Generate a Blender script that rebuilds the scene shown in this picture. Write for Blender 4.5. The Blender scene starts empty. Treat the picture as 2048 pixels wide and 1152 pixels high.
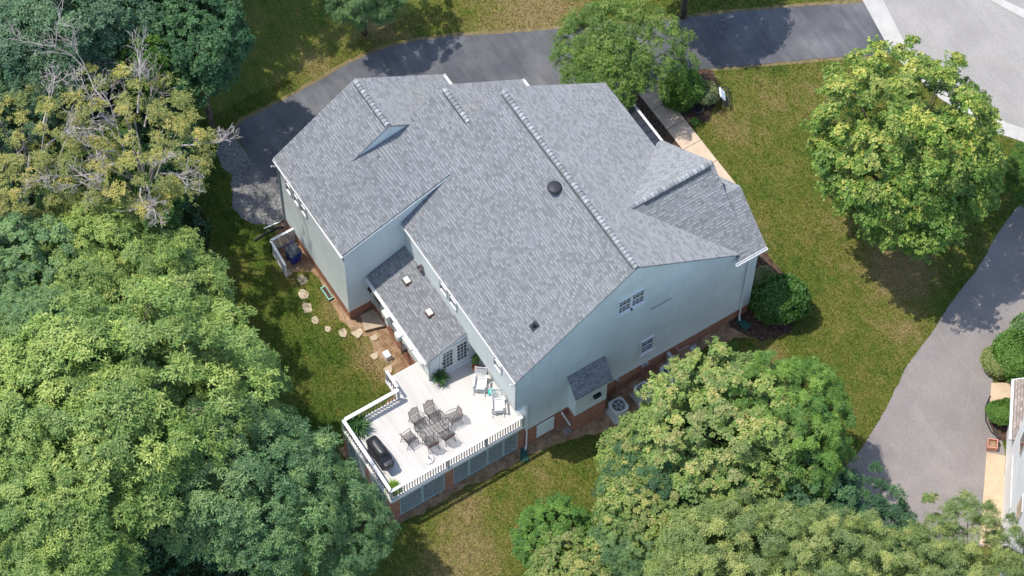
import bpy, math, random
import numpy as np
from mathutils import Vector, Matrix
PI = math.pi
sc = bpy.context.scene
# ------------------------------------------------------------------ camera
cam_d = bpy.data.cameras.new("camera"); cam = bpy.data.objects.new("camera", cam_d)
sc.collection.objects.link(cam); sc.camera = cam
cam_d.sensor_width = 36.0; cam_d.lens = 5200.877/2048*36.0; cam_d.clip_start = 1.0; cam_d.clip_end = 3000
fw = Vector((-0.40773187, 0.26867106, -0.87268011)).normalized()
rt = fw.cross(Vector((0, 0, 1))).normalized(); up = rt.cross(fw)
ro = math.radians(1.0687)
rt2 = rt*math.cos(ro) + up*math.sin(ro); up2 = up*math.cos(ro) - rt*math.sin(ro)
m = Matrix((rt2, up2, -fw)).transposed().to_4x4(); m.translation = Vector((45.38417, -30.29768, 112.83624))
cam.matrix_world = m
# ------------------------------------------------------------------ world, sun, exposure
SUN = Vector((-0.27, -0.30, 1.0)).normalized()
el = math.asin(SUN.z); az = math.atan2(SUN.x, SUN.y)
w = bpy.data.worlds.new("World"); sc.world = w; w.use_nodes = True
nt = w.node_tree; sky = nt.nodes.new("ShaderNodeTexSky"); sky.sky_type = 'NISHITA'; sky.sun_disc = False
sky.sun_elevation = el; sky.sun_rotation = az; sky.air_density = 1.0; sky.dust_density = 1.0
bg = nt.nodes['Background']; nt.links.new(sky.outputs[0], bg.inputs[0]); bg.inputs[1].default_value = 0.15
sd = bpy.data.lights.new("sun", 'SUN'); sd.energy = 2.5; sd.angle = math.radians(0.53); sd.color = (1.0, 0.94, 0.86)
so = bpy.data.objects.new("sun", sd); sc.collection.objects.link(so)
so.rotation_euler = (-SUN).to_track_quat('-Z', 'Y').to_euler(); so.location = (0, 0, 60)
sc.view_settings.view_transform = 'Standard'; sc.view_settings.look = 'None'
sc.view_settings.exposure = 0.94; sc.view_settings.gamma = 1.0
sc.render.resolution_x = 1024; sc.render.resolution_y = 576
sc.render.engine = 'CYCLES'
sc.cycles.max_bounces = 6; sc.cycles.diffuse_bounces = 3; sc.cycles.transmission_bounces = 4
C = sc.collection
rng = np.random.default_rng(7); random.seed(7)

# ------------------------------------------------------------------ materials
def NN(nt, t, **k):
    n = nt.nodes.new(t)
    for a, b in k.items(): setattr(n, a, b)
    return n
class M:
    """small wrapper that builds a node material"""
    def __init__(s, name, rough=0.7, spec=0.3, metal=0.0):
        s.m = bpy.data.materials.new(name); s.m.use_nodes = True; s.nt = s.m.node_tree
        s.b = s.nt.nodes['Principled BSDF']; s.b.inputs['Roughness'].default_value = rough
        s.b.inputs['Specular IOR Level'].default_value = spec; s.b.inputs['Metallic'].default_value = metal
    def L(s, a, b): s.nt.links.new(a, b)
    def pos(s): return NN(s.nt, 'ShaderNodeNewGeometry').outputs['Position']
    def uv(s): return NN(s.nt, 'ShaderNodeTexCoord').outputs['UV']
    def noise(s, vec, scale, detail=3, rough=0.55, out='Fac', stretch=None):
        if stretch:
            mp = NN(s.nt, 'ShaderNodeMapping'); mp.inputs['Scale'].default_value = stretch[:3]
            if len(stretch) > 3: mp.inputs['Rotation'].default_value = (0, 0, stretch[3])
            s.L(vec, mp.inputs[0]); vec = mp.outputs[0]
        n = NN(s.nt, 'ShaderNodeTexNoise'); n.inputs['Scale'].default_value = scale
        n.inputs['Detail'].default_value = detail; n.inputs['Roughness'].default_value = rough
        s.L(vec, n.inputs['Vector']); return n.outputs[out]
    def ramp(s, fac, stops):
        r = NN(s.nt, 'ShaderNodeValToRGB'); e = r.color_ramp.elements
        while len(e) < len(stops): e.new(0.5)
        for q, (p, c) in zip(e, stops):
            q.position = p; q.color = (c, c, c, 1) if isinstance(c, (int, float)) else (*c, 1)
        s.L(fac, r.inputs[0]); return r.outputs[0]
    def mix(s, fac, a, b, mode='MIX'):
        n = NN(s.nt, 'ShaderNodeMix', data_type='RGBA', blend_type=mode)
        for ix, v in ((0, fac), (6, a), (7, b)):
            sock = n.inputs[ix]
            if hasattr(v, 'is_linked') or hasattr(v, 'links'): s.L(v, sock)
            elif isinstance(v, (int, float)): sock.default_value = v if ix == 0 else (v, v, v, 1)
            else: sock.default_value = (*v, 1)
        return n.outputs[2]
    def math(s, op, a, b=0.0, c=None):
        n = NN(s.nt, 'ShaderNodeMath', operation=op)
        for i, v in enumerate((a, b, c)):
            if v is None: continue
            if isinstance(v, (int, float)): n.inputs[i].default_value = v
            else: s.L(v, n.inputs[i])
        return n.outputs[0]
    def col(s, c):
        if isinstance(c, tuple): s.b.inputs['Base Color'].default_value = (*c, 1)
        else: s.L(c, s.b.inputs['Base Color'])
        return s
    def bump(s, h, strength=0.4, dist=0.02):
        n = NN(s.nt, 'ShaderNodeBump'); n.inputs['Strength'].default_value = strength; n.inputs['Distance'].default_value = dist
        s.L(h, n.inputs['Height']); s.L(n.outputs[0], s.b.inputs['Normal']); return s
    def sep(s, v):
        n = NN(s.nt, 'ShaderNodeSeparateXYZ'); s.L(v, n.inputs[0]); return n.outputs
    def comb(s, x, y, z=0.0):
        n = NN(s.nt, 'ShaderNodeCombineXYZ')
        for i, v in enumerate((x, y, z)):
            if isinstance(v, (int, float)): n.inputs[i].default_value = v
            else: s.L(v, n.inputs[i])
        return n.outputs[0]
def simple(name, c, rough=0.6, spec=0.3, metal=0.0, var=0.12, scale=6.0):
    a = M(name, rough, spec, metal); p = a.pos()
    f = a.noise(p, scale, 4)
    a.col(a.mix(a.ramp(f, [(0.3, 0.0), (0.7, 1.0)]), tuple(x*(1-var) for x in c), tuple(min(1, x*(1+var)) for x in c)))
    return a.m

def mat_shingle(name, dark, mid, light):
    a = M(name, 0.92, 0.15); uv = a.uv(); a.b.inputs['Diffuse Roughness'].default_value = 1.0
    def brick(w, h, off, c1, c2, mort, ms):
        b = NN(a.nt, 'ShaderNodeTexBrick'); b.offset = off; b.offset_frequency = 2
        b.inputs['Scale'].default_value = 1.0; b.inputs['Brick Width'].default_value = w; b.inputs['Row Height'].default_value = h
        b.inputs['Mortar Size'].default_value = ms; b.inputs['Mortar Smooth'].default_value = 0.2; b.inputs['Bias'].default_value = 0.0
        b.inputs['Color1'].default_value = (*c1, 1); b.inputs['Color2'].default_value = (*c2, 1); b.inputs['Mortar'].default_value = (*mort, 1)
        a.L(uv, b.inputs['Vector']); return b
    b1 = brick(0.175, 0.145, 0.37, dark, light, tuple(x*0.62 for x in dark), 0.006)
    b2 = brick(0.47, 0.145, 0.61, (0.94,)*3, (1.05,)*3, (0.98,)*3, 0.001)
    big = a.ramp(a.noise(a.pos(), 0.45, 3), [(0.3, 0.96), (0.7, 1.03)])
    gran = a.ramp(a.noise(a.pos(), 30, 3), [(0.25, 0.84), (0.75, 1.14)])
    warm = a.mix(a.ramp(a.noise(a.pos(), 0.8, 2), [(0.52, 0.0), (0.7, 0.35)]), (1, 1, 1), (1.03, 1.03, 0.95))
    c = a.mix(1.0, b1.outputs[0], b2.outputs[0], 'MULTIPLY'); c = a.mix(1.0, c, big, 'MULTIPLY')
    c = a.mix(1.0, c, gran, 'MULTIPLY'); c = a.mix(1.0, c, warm, 'MULTIPLY')
    # shade under the thick tabs, painted dark along their butt edge
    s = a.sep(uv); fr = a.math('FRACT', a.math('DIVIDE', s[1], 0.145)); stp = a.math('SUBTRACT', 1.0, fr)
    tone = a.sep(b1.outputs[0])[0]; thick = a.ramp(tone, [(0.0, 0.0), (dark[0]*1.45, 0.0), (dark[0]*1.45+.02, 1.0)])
    gap = a.ramp(fr, [(0.0, 1.0), (0.20, 1.0), (0.26, 0.0)])  # mask of the painted shade, lower edge of each course
    butt_shade = a.math('MULTIPLY', thick, gap); c = a.mix(a.math('MULTIPLY', butt_shade, 0.62), c, tuple(x*0.22 for x in dark)); a.col(c)
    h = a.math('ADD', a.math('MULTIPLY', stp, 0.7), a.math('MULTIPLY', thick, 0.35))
    a.bump(h, 0.6, 0.02); return a.m
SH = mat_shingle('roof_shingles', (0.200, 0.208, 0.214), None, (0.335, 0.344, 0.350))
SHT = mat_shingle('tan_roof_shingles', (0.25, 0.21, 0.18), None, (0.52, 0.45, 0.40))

def mat_siding(name, c):
    a = M(name, 0.55, 0.3); p = a.pos(); s = a.sep(p)
    fr = a.math('FRACT', a.math('DIVIDE', s[2], 0.118))
    line = a.ramp(fr, [(0.0, 0.35), (0.14, 0.8), (0.28, 1.0), (1.0, 1.03)])
    d = a.ramp(a.noise(p, 0.5, 5, 0.65), [(0.3, 0.88), (0.7, 1.05)])
    st = a.ramp(a.noise(p, 3.0, 4, stretch=(1, 1, 0.15)), [(0.3, 0.95), (0.7, 1.02)])
    k = a.mix(1.0, a.mix(1.0, a.mix(1.0, c, line, 'MULTIPLY'), d, 'MULTIPLY'), st, 'MULTIPLY')
    a.col(k).bump(a.math('SUBTRACT', 1.0, fr), 0.25, 0.01); return a.m
SIDING = mat_siding('lap_siding', (0.755, 0.81, 0.795))
NSIDING = mat_siding('white_lap_siding', (0.85, 0.85, 0.84))

def mat_brick(name='brick_masonry'):
    a = M(name, 0.85, 0.2); p = a.pos(); s = a.sep(p)
    v = a.comb(a.math('ADD', s[0], s[1]), s[2])
    b = NN(a.nt, 'ShaderNodeTexBrick'); b.inputs['Scale'].default_value = 1; b.inputs['Brick Width'].default_value = 0.215
    b.inputs['Row Height'].default_value = 0.075; b.inputs['Mortar Size'].default_value = 0.006
    b.inputs['Color1'].default_value = (0.42, 0.165, 0.10, 1); b.inputs['Color2'].default_value = (0.29, 0.11, 0.07, 1)
    b.inputs['Mortar'].default_value = (0.36, 0.29, 0.24, 1); a.L(v, b.inputs['Vector'])
    a.col(a.mix(1.0, b.outputs[0], a.ramp(a.noise(p, 2.5, 4), [(0.3, 0.8), (0.7, 1.15)]), 'MULTIPLY')); a.bump(b.outputs['Fac'], -0.4, 0.01)
    return a.m
BRICK = mat_brick()
WHITE = simple('white_trim_paint', (0.72, 0.72, 0.71), 0.45, 0.4, var=0.03)
GREYW = simple('weathered_grey_white_paint', (0.40, 0.42, 0.42), 0.6, var=0.1)
LATT = simple('grey_green_lattice_paint', (0.33, 0.41, 0.41), 0.6, var=0.08)
DARKM = simple('black_iron', (0.018, 0.018, 0.02), 0.4, 0.5, var=0.2)
BRONZE = simple('bronze_grey_iron', (0.055, 0.048, 0.048), 0.6, 0.3, var=0.2)
REDW2 = simple('reddish_bronze_iron', (0.12, 0.065, 0.06), 0.6, 0.3, var=0.1)
BALM = simple('dark_baluster_paint', (0.15, 0.125, 0.115), 0.6)
BLACKC = simple('black_vinyl_cover', (0.022, 0.023, 0.028), 0.42, 0.5, var=0.25, scale=4)
RUBBER = simple('black_plastic', (0.025, 0.027, 0.03), 0.5, 0.4, var=0.2)
STEEL = simple('galvanised_metal', (0.42, 0.43, 0.44), 0.4, 0.5, metal=0.5, var=0.1)
ACG = simple('beige_grey_enamel', (0.50, 0.50, 0.47), 0.5, 0.4, var=0.06)
TEAL = simple('teal_glaze', (0.03, 0.48, 0.40), 0.2, 0.6, var=0.08)
BLUEP = simple('blue_plastic', (0.012, 0.03, 0.22), 0.45, 0.4, var=0.15)
LIDG = simple('dusty_grey_plastic', (0.07, 0.08, 0.09), 0.75, 0.2, var=0.3, scale=5)
GREENP = simple('dark_green_plastic', (0.012, 0.085, 0.065), 0.5, 0.4)
TERRA = simple('terracotta', (0.42, 0.13, 0.06), 0.7, var=0.12)
BROWNW = simple('brown_wicker', (0.09, 0.045, 0.025), 0.7, var=0.2)
TILE = simple('pinkish_planter_wood', (0.50, 0.24, 0.17), 0.7)
REDW = simple('red_brown_stained_wood', (0.20, 0.07, 0.05), 0.6)
SKYB = simple('sky_blue_plastic', (0.03, 0.28, 0.65), 0.4)
CUSH = simple('white_cushion_fabric', (0.80, 0.80, 0.80), 0.9, 0.1, var=0.04)
METR = simple('dark_standing_seam_metal', (0.055, 0.055, 0.065), 0.35, 0.5, metal=0.4, var=0.12, scale=2)
def mat_glass():
    a = M('window_glass', 0.06, 0.8); a.col(a.mix(a.noise(a.pos(), 1.5, 3), (0.010, 0.014, 0.018), (0.12, 0.14, 0.15))); return a.m  # pale mottling in the colour stands in for reflections
GLASS = mat_glass()
def mat_deck():
    a = M('pale_deck_boards', 0.5, 0.35); p = a.pos(); s = a.sep(p)
    yy = a.math('DIVIDE', s[1], 0.142); fr = a.math('FRACT', a.math('ADD', yy, 500.0)); idx = a.math('FLOOR', yy)
    wn = NN(a.nt, 'ShaderNodeTexWhiteNoise', noise_dimensions='1D'); a.L(idx, wn.inputs['W'])
    gap = a.ramp(fr, [(0.0, 0.35), (0.06, 0.6), (0.10, 1.0), (1.0, 1.0)])
    c = a.mix(wn.outputs['Value'], (0.535, 0.515, 0.485), (0.58, 0.56, 0.53))
    dirt = a.ramp(a.noise(p, 1.2, 5, stretch=(0.35, 1, 1)), [(0.3, 0.90), (0.65, 1.03)])
    fine = a.ramp(a.noise(p, 9, 4, stretch=(0.12, 1.5, 1)), [(0.3, 0.95), (0.7, 1.03)])
    k = a.mix(1.0, a.mix(1.0, a.mix(1.0, c, gap, 'MULTIPLY'), dirt, 'MULTIPLY'), fine, 'MULTIPLY')
    a.col(k).bump(gap, 0.3, 0.01); return a.m
DECK = mat_deck()
def mat_asphalt(name, c, warm, patch=0.25, spots=True, rot=0.0):
    a = M(name, 0.82, 0.3); p = a.pos()
    f1 = a.ramp(a.noise(p, 0.28, 6, 0.6), [(0.32, 1-patch), (0.68, 1+patch)])
    f2 = a.ramp(a.noise(p, 40, 2), [(0.3, 0.75), (0.7, 1.3)])
    f3 = a.ramp(a.noise(p, 1.6, 5, 0.65, stretch=(0.25, 1.5, 1, rot)), [(0.35, 0.84), (0.7, 1.2)] if c[0] < .15 else [(0.35, 0.96), (0.7, 1.04)])
    k = a.mix(a.ramp(a.noise(p, 0.5, 4), [(0.4, 0.0), (0.7, 0.7)]), c, warm)
    for f in (f1, f2, f3): k = a.mix(1.0, k, f, 'MULTIPLY')
    if spots:
        v = NN(a.nt, 'ShaderNodeTexVoronoi'); v.inputs['Scale'].default_value = 1.3; a.L(p, v.inputs['Vector'])
        sp = a.ramp(v.outputs['Distance'], [(0.0, 1.0), (0.035, 1.0), (0.05, 0.0)])
        k = a.mix(a.math('MULTIPLY', sp, a.ramp(a.noise(p, 3, 2), [(0.5, 0.0), (0.6, 0.35)])), k, (0.35, 0.34, 0.32))
    # hairline cracks
    w = NN(a.nt, 'ShaderNodeTexVoronoi', feature='DISTANCE_TO_EDGE'); w.inputs['Scale'].default_value = 0.11
    wp = NN(a.nt, 'ShaderNodeMix', data_type='VECTOR'); wp.inputs[0].default_value = 0.25
    nz = NN(a.nt, 'ShaderNodeTexNoise'); nz.inputs['Scale'].default_value = 0.8; nz.inputs['Detail'].default_value = 5; a.L(p, nz.inputs['Vector'])
    a.L(p, wp.inputs[4]); a.L(nz.outputs['Color'], wp.inputs[5]); a.L(wp.outputs[1], w.inputs['Vector'])
    cr = a.ramp(w.outputs['Distance'], [(0.0, 1.0), (0.0015, 0.8), (0.004, 0.0)])
    k = a.mix(a.math('MULTIPLY', cr, 0.35 if c[0] > .15 else 0.0), k, (0.30, 0.26, 0.20))
    a.col(k).bump(f2, 0.35, 0.01); return a.m
ASPH = mat_asphalt('sealed_asphalt', (0.082, 0.084, 0.092), (0.145, 0.143, 0.14), 0.26, rot=0.5)
ASPH2 = mat_asphalt('worn_asphalt', (0.205, 0.184, 0.174), (0.245, 0.218, 0.198), 0.14)
ROADM = mat_asphalt('pale_road_asphalt', (0.275, 0.258, 0.238), (0.325, 0.305, 0.28), 0.08)
def mat_conc(name, c, var=0.12):
    a = M(name, 0.85, 0.2); p = a.pos()
    k = a.mix(1.0, c, a.ramp(a.noise(p, 1.3, 5, 0.6), [(0.3, 1-var), (0.7, 1+var)]), 'MULTIPLY')
    k = a.mix(1.0, k, a.ramp(a.noise(p, 30, 2), [(0.3, 0.9), (0.7, 1.08)]), 'MULTIPLY'); a.col(k); return a.m
CONC = mat_conc('warm_concrete', (0.54, 0.42, 0.31)); CONCG = mat_conc('pale_concrete', (0.43, 0.41, 0.375)); STONE = mat_conc('flagstone', (0.44, 0.36, 0.26), 0.2)
CONCT = mat_conc('tan_concrete_apron', (0.50, 0.38, 0.25), 0.14)
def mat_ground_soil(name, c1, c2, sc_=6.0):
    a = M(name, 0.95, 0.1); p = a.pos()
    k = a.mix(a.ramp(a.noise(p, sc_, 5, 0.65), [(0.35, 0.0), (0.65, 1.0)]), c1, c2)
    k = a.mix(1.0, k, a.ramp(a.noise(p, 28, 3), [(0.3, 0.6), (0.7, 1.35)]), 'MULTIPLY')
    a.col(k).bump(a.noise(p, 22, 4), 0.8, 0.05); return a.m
SOIL = mat_ground_soil('reddish_soil', (0.20, 0.125, 0.07), (0.42, 0.29, 0.18), 2.2)
MULCH = mat_ground_soil('dark_mulch', (0.045, 0.026, 0.018), (0.12, 0.08, 0.06))
STRIP = mat_ground_soil('dry_tan_verge', (0.13, 0.10, 0.045), (0.24, 0.19, 0.10), 3.0)
def mat_gravel():
    a = M('loose_gravel', 0.9, 0.2); p = a.pos()
    v = NN(a.nt, 'ShaderNodeTexVoronoi'); v.inputs['Scale'].default_value = 24; a.L(p, v.inputs['Vector'])
    k = a.ramp(a.sep(v.outputs['Color'])[0], [(0.0, (0.08, 0.08, 0.08)), (0.5, (0.14, 0.135, 0.13)), (1.0, (0.27, 0.26, 0.25))])
    k = a.mix(1.0, k, a.ramp(a.noise(p, 1.0, 4), [(0.3, 0.75), (0.7, 1.25)]), 'MULTIPLY')
    a.col(k).bump(v.outputs['Distance'], -0.8, 0.03); return a.m
GRAVEL = mat_gravel()
GREEN_D = (0.030, 0.064, 0.009); GREEN_L = (0.076, 0.122, 0.018); OLIVE = (0.140, 0.150, 0.030); DRYC = (0.26, 0.195, 0.085)
def mat_grass(name, blades=False):
    a = M(name, 0.85, 0.12); p = a.pos()
    at = NN(a.nt, 'ShaderNodeAttribute'); at.attribute_name = 'dry'
    big = a.noise(p, 0.33, 6, 0.68); mid = a.noise(p, 1.7, 5, 0.7); fine = a.noise(p, 9.0, 5, 0.75, stretch=(1, 1, 1))
    stk = a.noise(p, 3.0, 3, 0.6, stretch=(0.4, 1.6, 1, 0.4))
    s = a.math('ADD', a.math('MULTIPLY', big, 0.8), a.math('ADD', a.math('MULTIPLY', mid, 0.7), a.math('ADD', a.math('MULTIPLY', fine, 0.6), a.math('MULTIPLY', stk, 0.5))))
    s = a.math('ADD', s, a.math('MULTIPLY', at.outputs['Fac'], 0.40))
    s = a.math('SUBTRACT', a.math('MULTIPLY', s, 0.56), 0.145)
    k = a.ramp(s, [(0.47, GREEN_D), (0.585, GREEN_L), (0.71, OLIVE), (0.90, DRYC)])
    k = a.mix(1.0, k, a.ramp(a.noise(p, 11, 5, 0.85), [(0.34, 0.35), (0.5, 1.0), (0.66, 1.75)]), 'MULTIPLY')
    weeds = a.ramp(a.noise(p, 2.6, 4, 0.7), [(0.60, 0.0), (0.70, 0.55)]); k = a.mix(weeds, k, (0.10, 0.15, 0.045))
    bare = a.ramp(a.noise(p, 0.9, 6, 0.75), [(0.66, 0.0), (0.76, 0.6)]); k = a.mix(bare, k, (0.24, 0.19, 0.10))
    a.col(k)
    if not blades: a.bump(a.noise(p, 14, 5, 0.8), 1.0, 0.10)
    return a.m
GRASS = mat_grass('lawn_grass'); BLADE = mat_grass('lawn_grass_blades', True)
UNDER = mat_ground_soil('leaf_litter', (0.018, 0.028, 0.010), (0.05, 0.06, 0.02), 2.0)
def mat_bark(name, c1, c2):
    a = M(name, 0.9, 0.1); p = a.pos(); a.col(a.mix(a.ramp(a.noise(p, 5, 5, stretch=(1, 1, 0.3)), [(0.35, 0.0), (0.65, 1.0)]), c1, c2)); a.bump(a.noise(p, 9, 4), 0.6, 0.03); return a.m
BARK = mat_bark('bark', (0.07, 0.055, 0.042), (0.17, 0.14, 0.115)); BARKP = mat_bark('pale_weathered_bark', (0.26, 0.22, 0.20), (0.50, 0.45, 0.42))

def mat_leaf(name, dark, light, tip, tipw=0.5, trans=0.16, rough=0.5):
    """dark..light varies leaf by leaf, tip is the young growth on the outer shoots"""
    a = M(name, rough, 0.28)
    at = NN(a.nt, 'ShaderNodeAttribute'); at.attribute_name = 'tint'; s = a.sep(at.outputs['Vector'])
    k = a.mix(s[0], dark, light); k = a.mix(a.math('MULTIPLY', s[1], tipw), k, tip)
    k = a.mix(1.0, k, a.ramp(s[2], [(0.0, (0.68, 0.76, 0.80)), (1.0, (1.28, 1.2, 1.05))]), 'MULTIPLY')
    a.col(k)
    tr = NN(a.nt, 'ShaderNodeBsdfTranslucent'); a.L(a.mix(1.0, k, (1.2, 1.35, 0.6), 'MULTIPLY'), tr.inputs['Color'])
    ms = NN(a.nt, 'ShaderNodeMixShader'); ms.inputs[0].default_value = trans
    a.L(a.b.outputs[0], ms.inputs[1]); a.L(tr.outputs[0], ms.inputs[2]); a.L(ms.outputs[0], a.nt.nodes['Material Output'].inputs['Surface'])
    return a.m
LM = {
 'oak':   mat_leaf('oak_leaves', (0.105, 0.20, 0.045), (0.225, 0.335, 0.082), (0.43, 0.48, 0.15), 0.6),
 'ash':  mat_leaf('dark_blue_green_leaves', (0.042, 0.105, 0.058), (0.10, 0.185, 0.095), (0.20, 0.30, 0.15), 0.45),
 'blue':  mat_leaf('blue_green_leaves', (0.070, 0.155, 0.060), (0.155, 0.265, 0.100), (0.30, 0.40, 0.16), 0.5),
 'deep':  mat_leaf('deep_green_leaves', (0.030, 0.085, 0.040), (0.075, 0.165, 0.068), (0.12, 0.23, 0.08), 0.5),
 'vivid': mat_leaf('vivid_green_leaves', (0.050, 0.130, 0.022), (0.110, 0.225, 0.040), (0.20, 0.32, 0.06), 0.5),
 'yoak':  mat_leaf('yellowing_oak_leaves', (0.155, 0.20, 0.055), (0.29, 0.305, 0.085), (0.50, 0.39, 0.12), 0.6),
 'maple': mat_leaf('maple_leaves', (0.060, 0.145, 0.022), (0.16, 0.27, 0.045), (0.56, 0.52, 0.13), 0.7),
 'rust':  mat_leaf('rust_tipped_maple_leaves', (0.095, 0.18, 0.038), (0.21, 0.31, 0.075), (0.58, 0.44, 0.19), 0.5),
 'feath': mat_leaf('feathery_olive_leaves', (0.10, 0.17, 0.045), (0.23, 0.30, 0.09), (0.46, 0.45, 0.17), 0.55),
 'fgreen':mat_leaf('feathery_green_leaves', (0.070, 0.17, 0.028), (0.16, 0.30, 0.055), (0.32, 0.46, 0.11), 0.55),
 'cherry':mat_leaf('small_bright_leaves', (0.060, 0.135, 0.018), (0.145, 0.245, 0.042), (0.38, 0.42, 0.17), 0.5),
 'orange':mat_leaf('orange_leaves', (0.30, 0.20, 0.05), (0.45, 0.27, 0.08), (0.55, 0.28, 0.09), 0.6),
 'holly': mat_leaf('glossy_holly_leaves', (0.026, 0.085, 0.018), (0.08, 0.19, 0.036), (0.18, 0.30, 0.08), 0.4, 0.1, 0.3),
 'brown': mat_leaf('brownish_shrub_leaves', (0.07, 0.06, 0.03), (0.16, 0.13, 0.07), (0.24, 0.19, 0.11), 0.5),
 'varie': mat_leaf('variegated_leaves', (0.07, 0.13, 0.035), (0.19, 0.24, 0.10), (0.42, 0.42, 0.24), 0.7),
 'fern':  mat_leaf('fern_fronds', (0.022, 0.085, 0.028), (0.06, 0.15, 0.042), (0.11, 0.21, 0.06), 0.4),
 'lime':  mat_leaf('lime_leaves', (0.09, 0.20, 0.015), (0.18, 0.32, 0.035), (0.3, 0.42, 0.06), 0.5),
}

# ------------------------------------------------------------------ mesh helpers
class MB:
    def __init__(s): s.v = []; s.f = []; s.uv = []
    def quad(s, pts, uv=None):
        n = len(s.v); s.v += [tuple(p) for p in pts]; s.f.append(tuple(range(n, n+len(pts)))); s.uv.append(uv)
    def hexa(s, P):
        """eight corners: bottom 4 ccw, top 4 ccw"""
        n = len(s.v); s.v += [tuple(p) for p in P]
        for f in ((3, 2, 1, 0), (4, 5, 6, 7), (0, 1, 5, 4), (1, 2, 6, 5), (2, 3, 7, 6), (3, 0, 4, 7)):
            s.f.append(tuple(n+i for i in f)); s.uv.append(None)
    def box(s, x0, x1, y0, y1, z0, z1):
        x0, x1 = sorted((x0, x1)); y0, y1 = sorted((y0, y1)); z0, z1 = sorted((z0, z1))
        s.hexa([(x0, y0, z0), (x1, y0, z0), (x1, y1, z0), (x0, y1, z0), (x0, y0, z1), (x1, y0, z1), (x1, y1, z1), (x0, y1, z1)])
    def beam(s, a, b, wd, ht, upv=(0, 0, 1)):
        a = Vector(a); b = Vector(b); d = (b-a).normalized(); u = Vector(upv); r = d.cross(u)
        if r.length < 1e-4: r = d.cross(Vector((1, 0, 0)))
        r.normalize(); u = r.cross(d).normalized(); r *= wd/2; u *= ht/2
        s.hexa([a-r-u, a+r-u, b+r-u, b-r-u, a-r+u, a+r+u, b+r+u, b-r+u])
    def prism(s, poly, z0, z1):
        k = len(poly); n = len(s.v); s.v += [(x, y, z0) for x, y in poly]+[(x, y, z1) for x, y in poly]
        s.f.append(tuple(n+i for i in reversed(range(k)))); s.f.append(tuple(n+k+i for i in range(k))); s.uv += [None, None]
        for i in range(k):
            j = (i+1) % k; s.f.append((n+i, n+j, n+k+j, n+k+i)); s.uv.append(None)
    def extr(s, pts, vec):
        """polygon extruded by a vector"""
        k = len(pts); n = len(s.v); s.v += [tuple(p) for p in pts]+[tuple(Vector(p)+Vector(vec)) for p in pts]
        s.f.append(tuple(n+i for i in range(k))); s.f.append(tuple(n+k+i for i in reversed(range(k)))); s.uv += [None, None]
        for i in range(k):
            j = (i+1) % k; s.f.append((n+j, n+i, n+k+i, n+k+j)); s.uv.append(None)
    def tube(s, pts, r, n=6, close=False, caps=True):
        pts = [Vector(p) for p in pts]; k = len(pts); R = r if isinstance(r, (list, tuple)) else [r]*k; base = len(s.v)
        for i, p in enumerate(pts):
            if close: d = pts[(i+1) % k]-pts[i-1]
            else: d = pts[min(i+1, k-1)]-pts[max(i-1, 0)]
            d.normalize(); a = d.cross(Vector((0, 0, 1)))
            if a.length < 0.05: a = d.cross(Vector((1, 0, 0)))
            a.normalize(); b = a.cross(d)
            for j in range(n):
                t = 2*PI*j/n; s.v.append(tuple(p+(a*math.cos(t)+b*math.sin(t))*R[i]))
        for i in range(k if close else k-1):
            i2 = (i+1) % k
            for j in range(n):
                j2 = (j+1) % n; s.f.append((base+i*n+j, base+i*n+j2, base+i2*n+j2, base+i2*n+j)); s.uv.append(None)
        if caps and not close:
            s.f.append(tuple(base+j for j in reversed(range(n)))); s.f.append(tuple(base+(k-1)*n+j for j in range(n))); s.uv += [None, None]
    def lathe(s, prof, cx=0, cy=0, n=20, cap=True):
        base = len(s.v)
        for r, z in prof:
            for j in range(n):
                t = 2*PI*j/n; s.v.append((cx+r*math.cos(t), cy+r*math.sin(t), z))
        for i in range(len(prof)-1):
            for j in range(n):
                j2 = (j+1) % n; s.f.append((base+i*n+j, base+i*n+j2, base+(i+1)*n+j2, base+(i+1)*n+j)); s.uv.append(None)
        if cap:
            s.f.append(tuple(base+j for j in reversed(range(n)))); s.f.append(tuple(base+(len(prof)-1)*n+j for j in range(n))); s.uv += [None, None]
    def build(s, name, mt, parent=None, smooth=False, bevel=0.0):
        me = bpy.data.meshes.new(name); me.from_pydata(s.v, [], s.f); me.validate(clean_customdata=False); me.update()
        o = bpy.data.objects.new(name, me); C.objects.link(o); me.materials.append(mt)
        if any(u for u in s.uv):
            l = me.uv_layers.new(name='UVMap')
            for p, u in zip(me.polygons, s.uv):
                if u:
                    for li, c in zip(p.loop_indices, u): l.data[li].uv = c
        if smooth:
            for p in me.polygons: p.use_smooth = True
        if bevel:
            b = o.modifiers.new('bevel', 'BEVEL'); b.width = bevel; b.segments = 2; b.limit_method = 'ANGLE'
        if parent is not None:
            o.parent = parent; o.matrix_parent_inverse = parent.matrix_basis.inverted()
        return o
def split(mb, name, mt, parent):
    """a list of boxes, each linked as a part of its own"""
    for i in range(len(mb.v)//8):
        q = MB(); q.hexa(mb.v[8*i:8*i+8]); q.build(name, mt, parent)
def tag(o, label=None, cat=None, group=None, kind=None):
    if label: o['label'] = label
    if cat: o['category'] = cat
    if group: o['group'] = group
    if kind: o['kind'] = kind
    return o
def thing(name, label, cat, loc=(0, 0, 0), group=None, rz=0):
    o = bpy.data.objects.new(name, None); C.objects.link(o); o.location = loc; o.rotation_euler = (0, 0, rz); o.empty_display_size = 0.3
    o.matrix_basis = Matrix.Translation(loc) @ Matrix.Rotation(rz, 4, 'Z')
    return tag(o, label, cat, group)
def local(o):
    """part built in local coordinates of its thing"""
    o.matrix_parent_inverse = Matrix.Identity(4); return o
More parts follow.
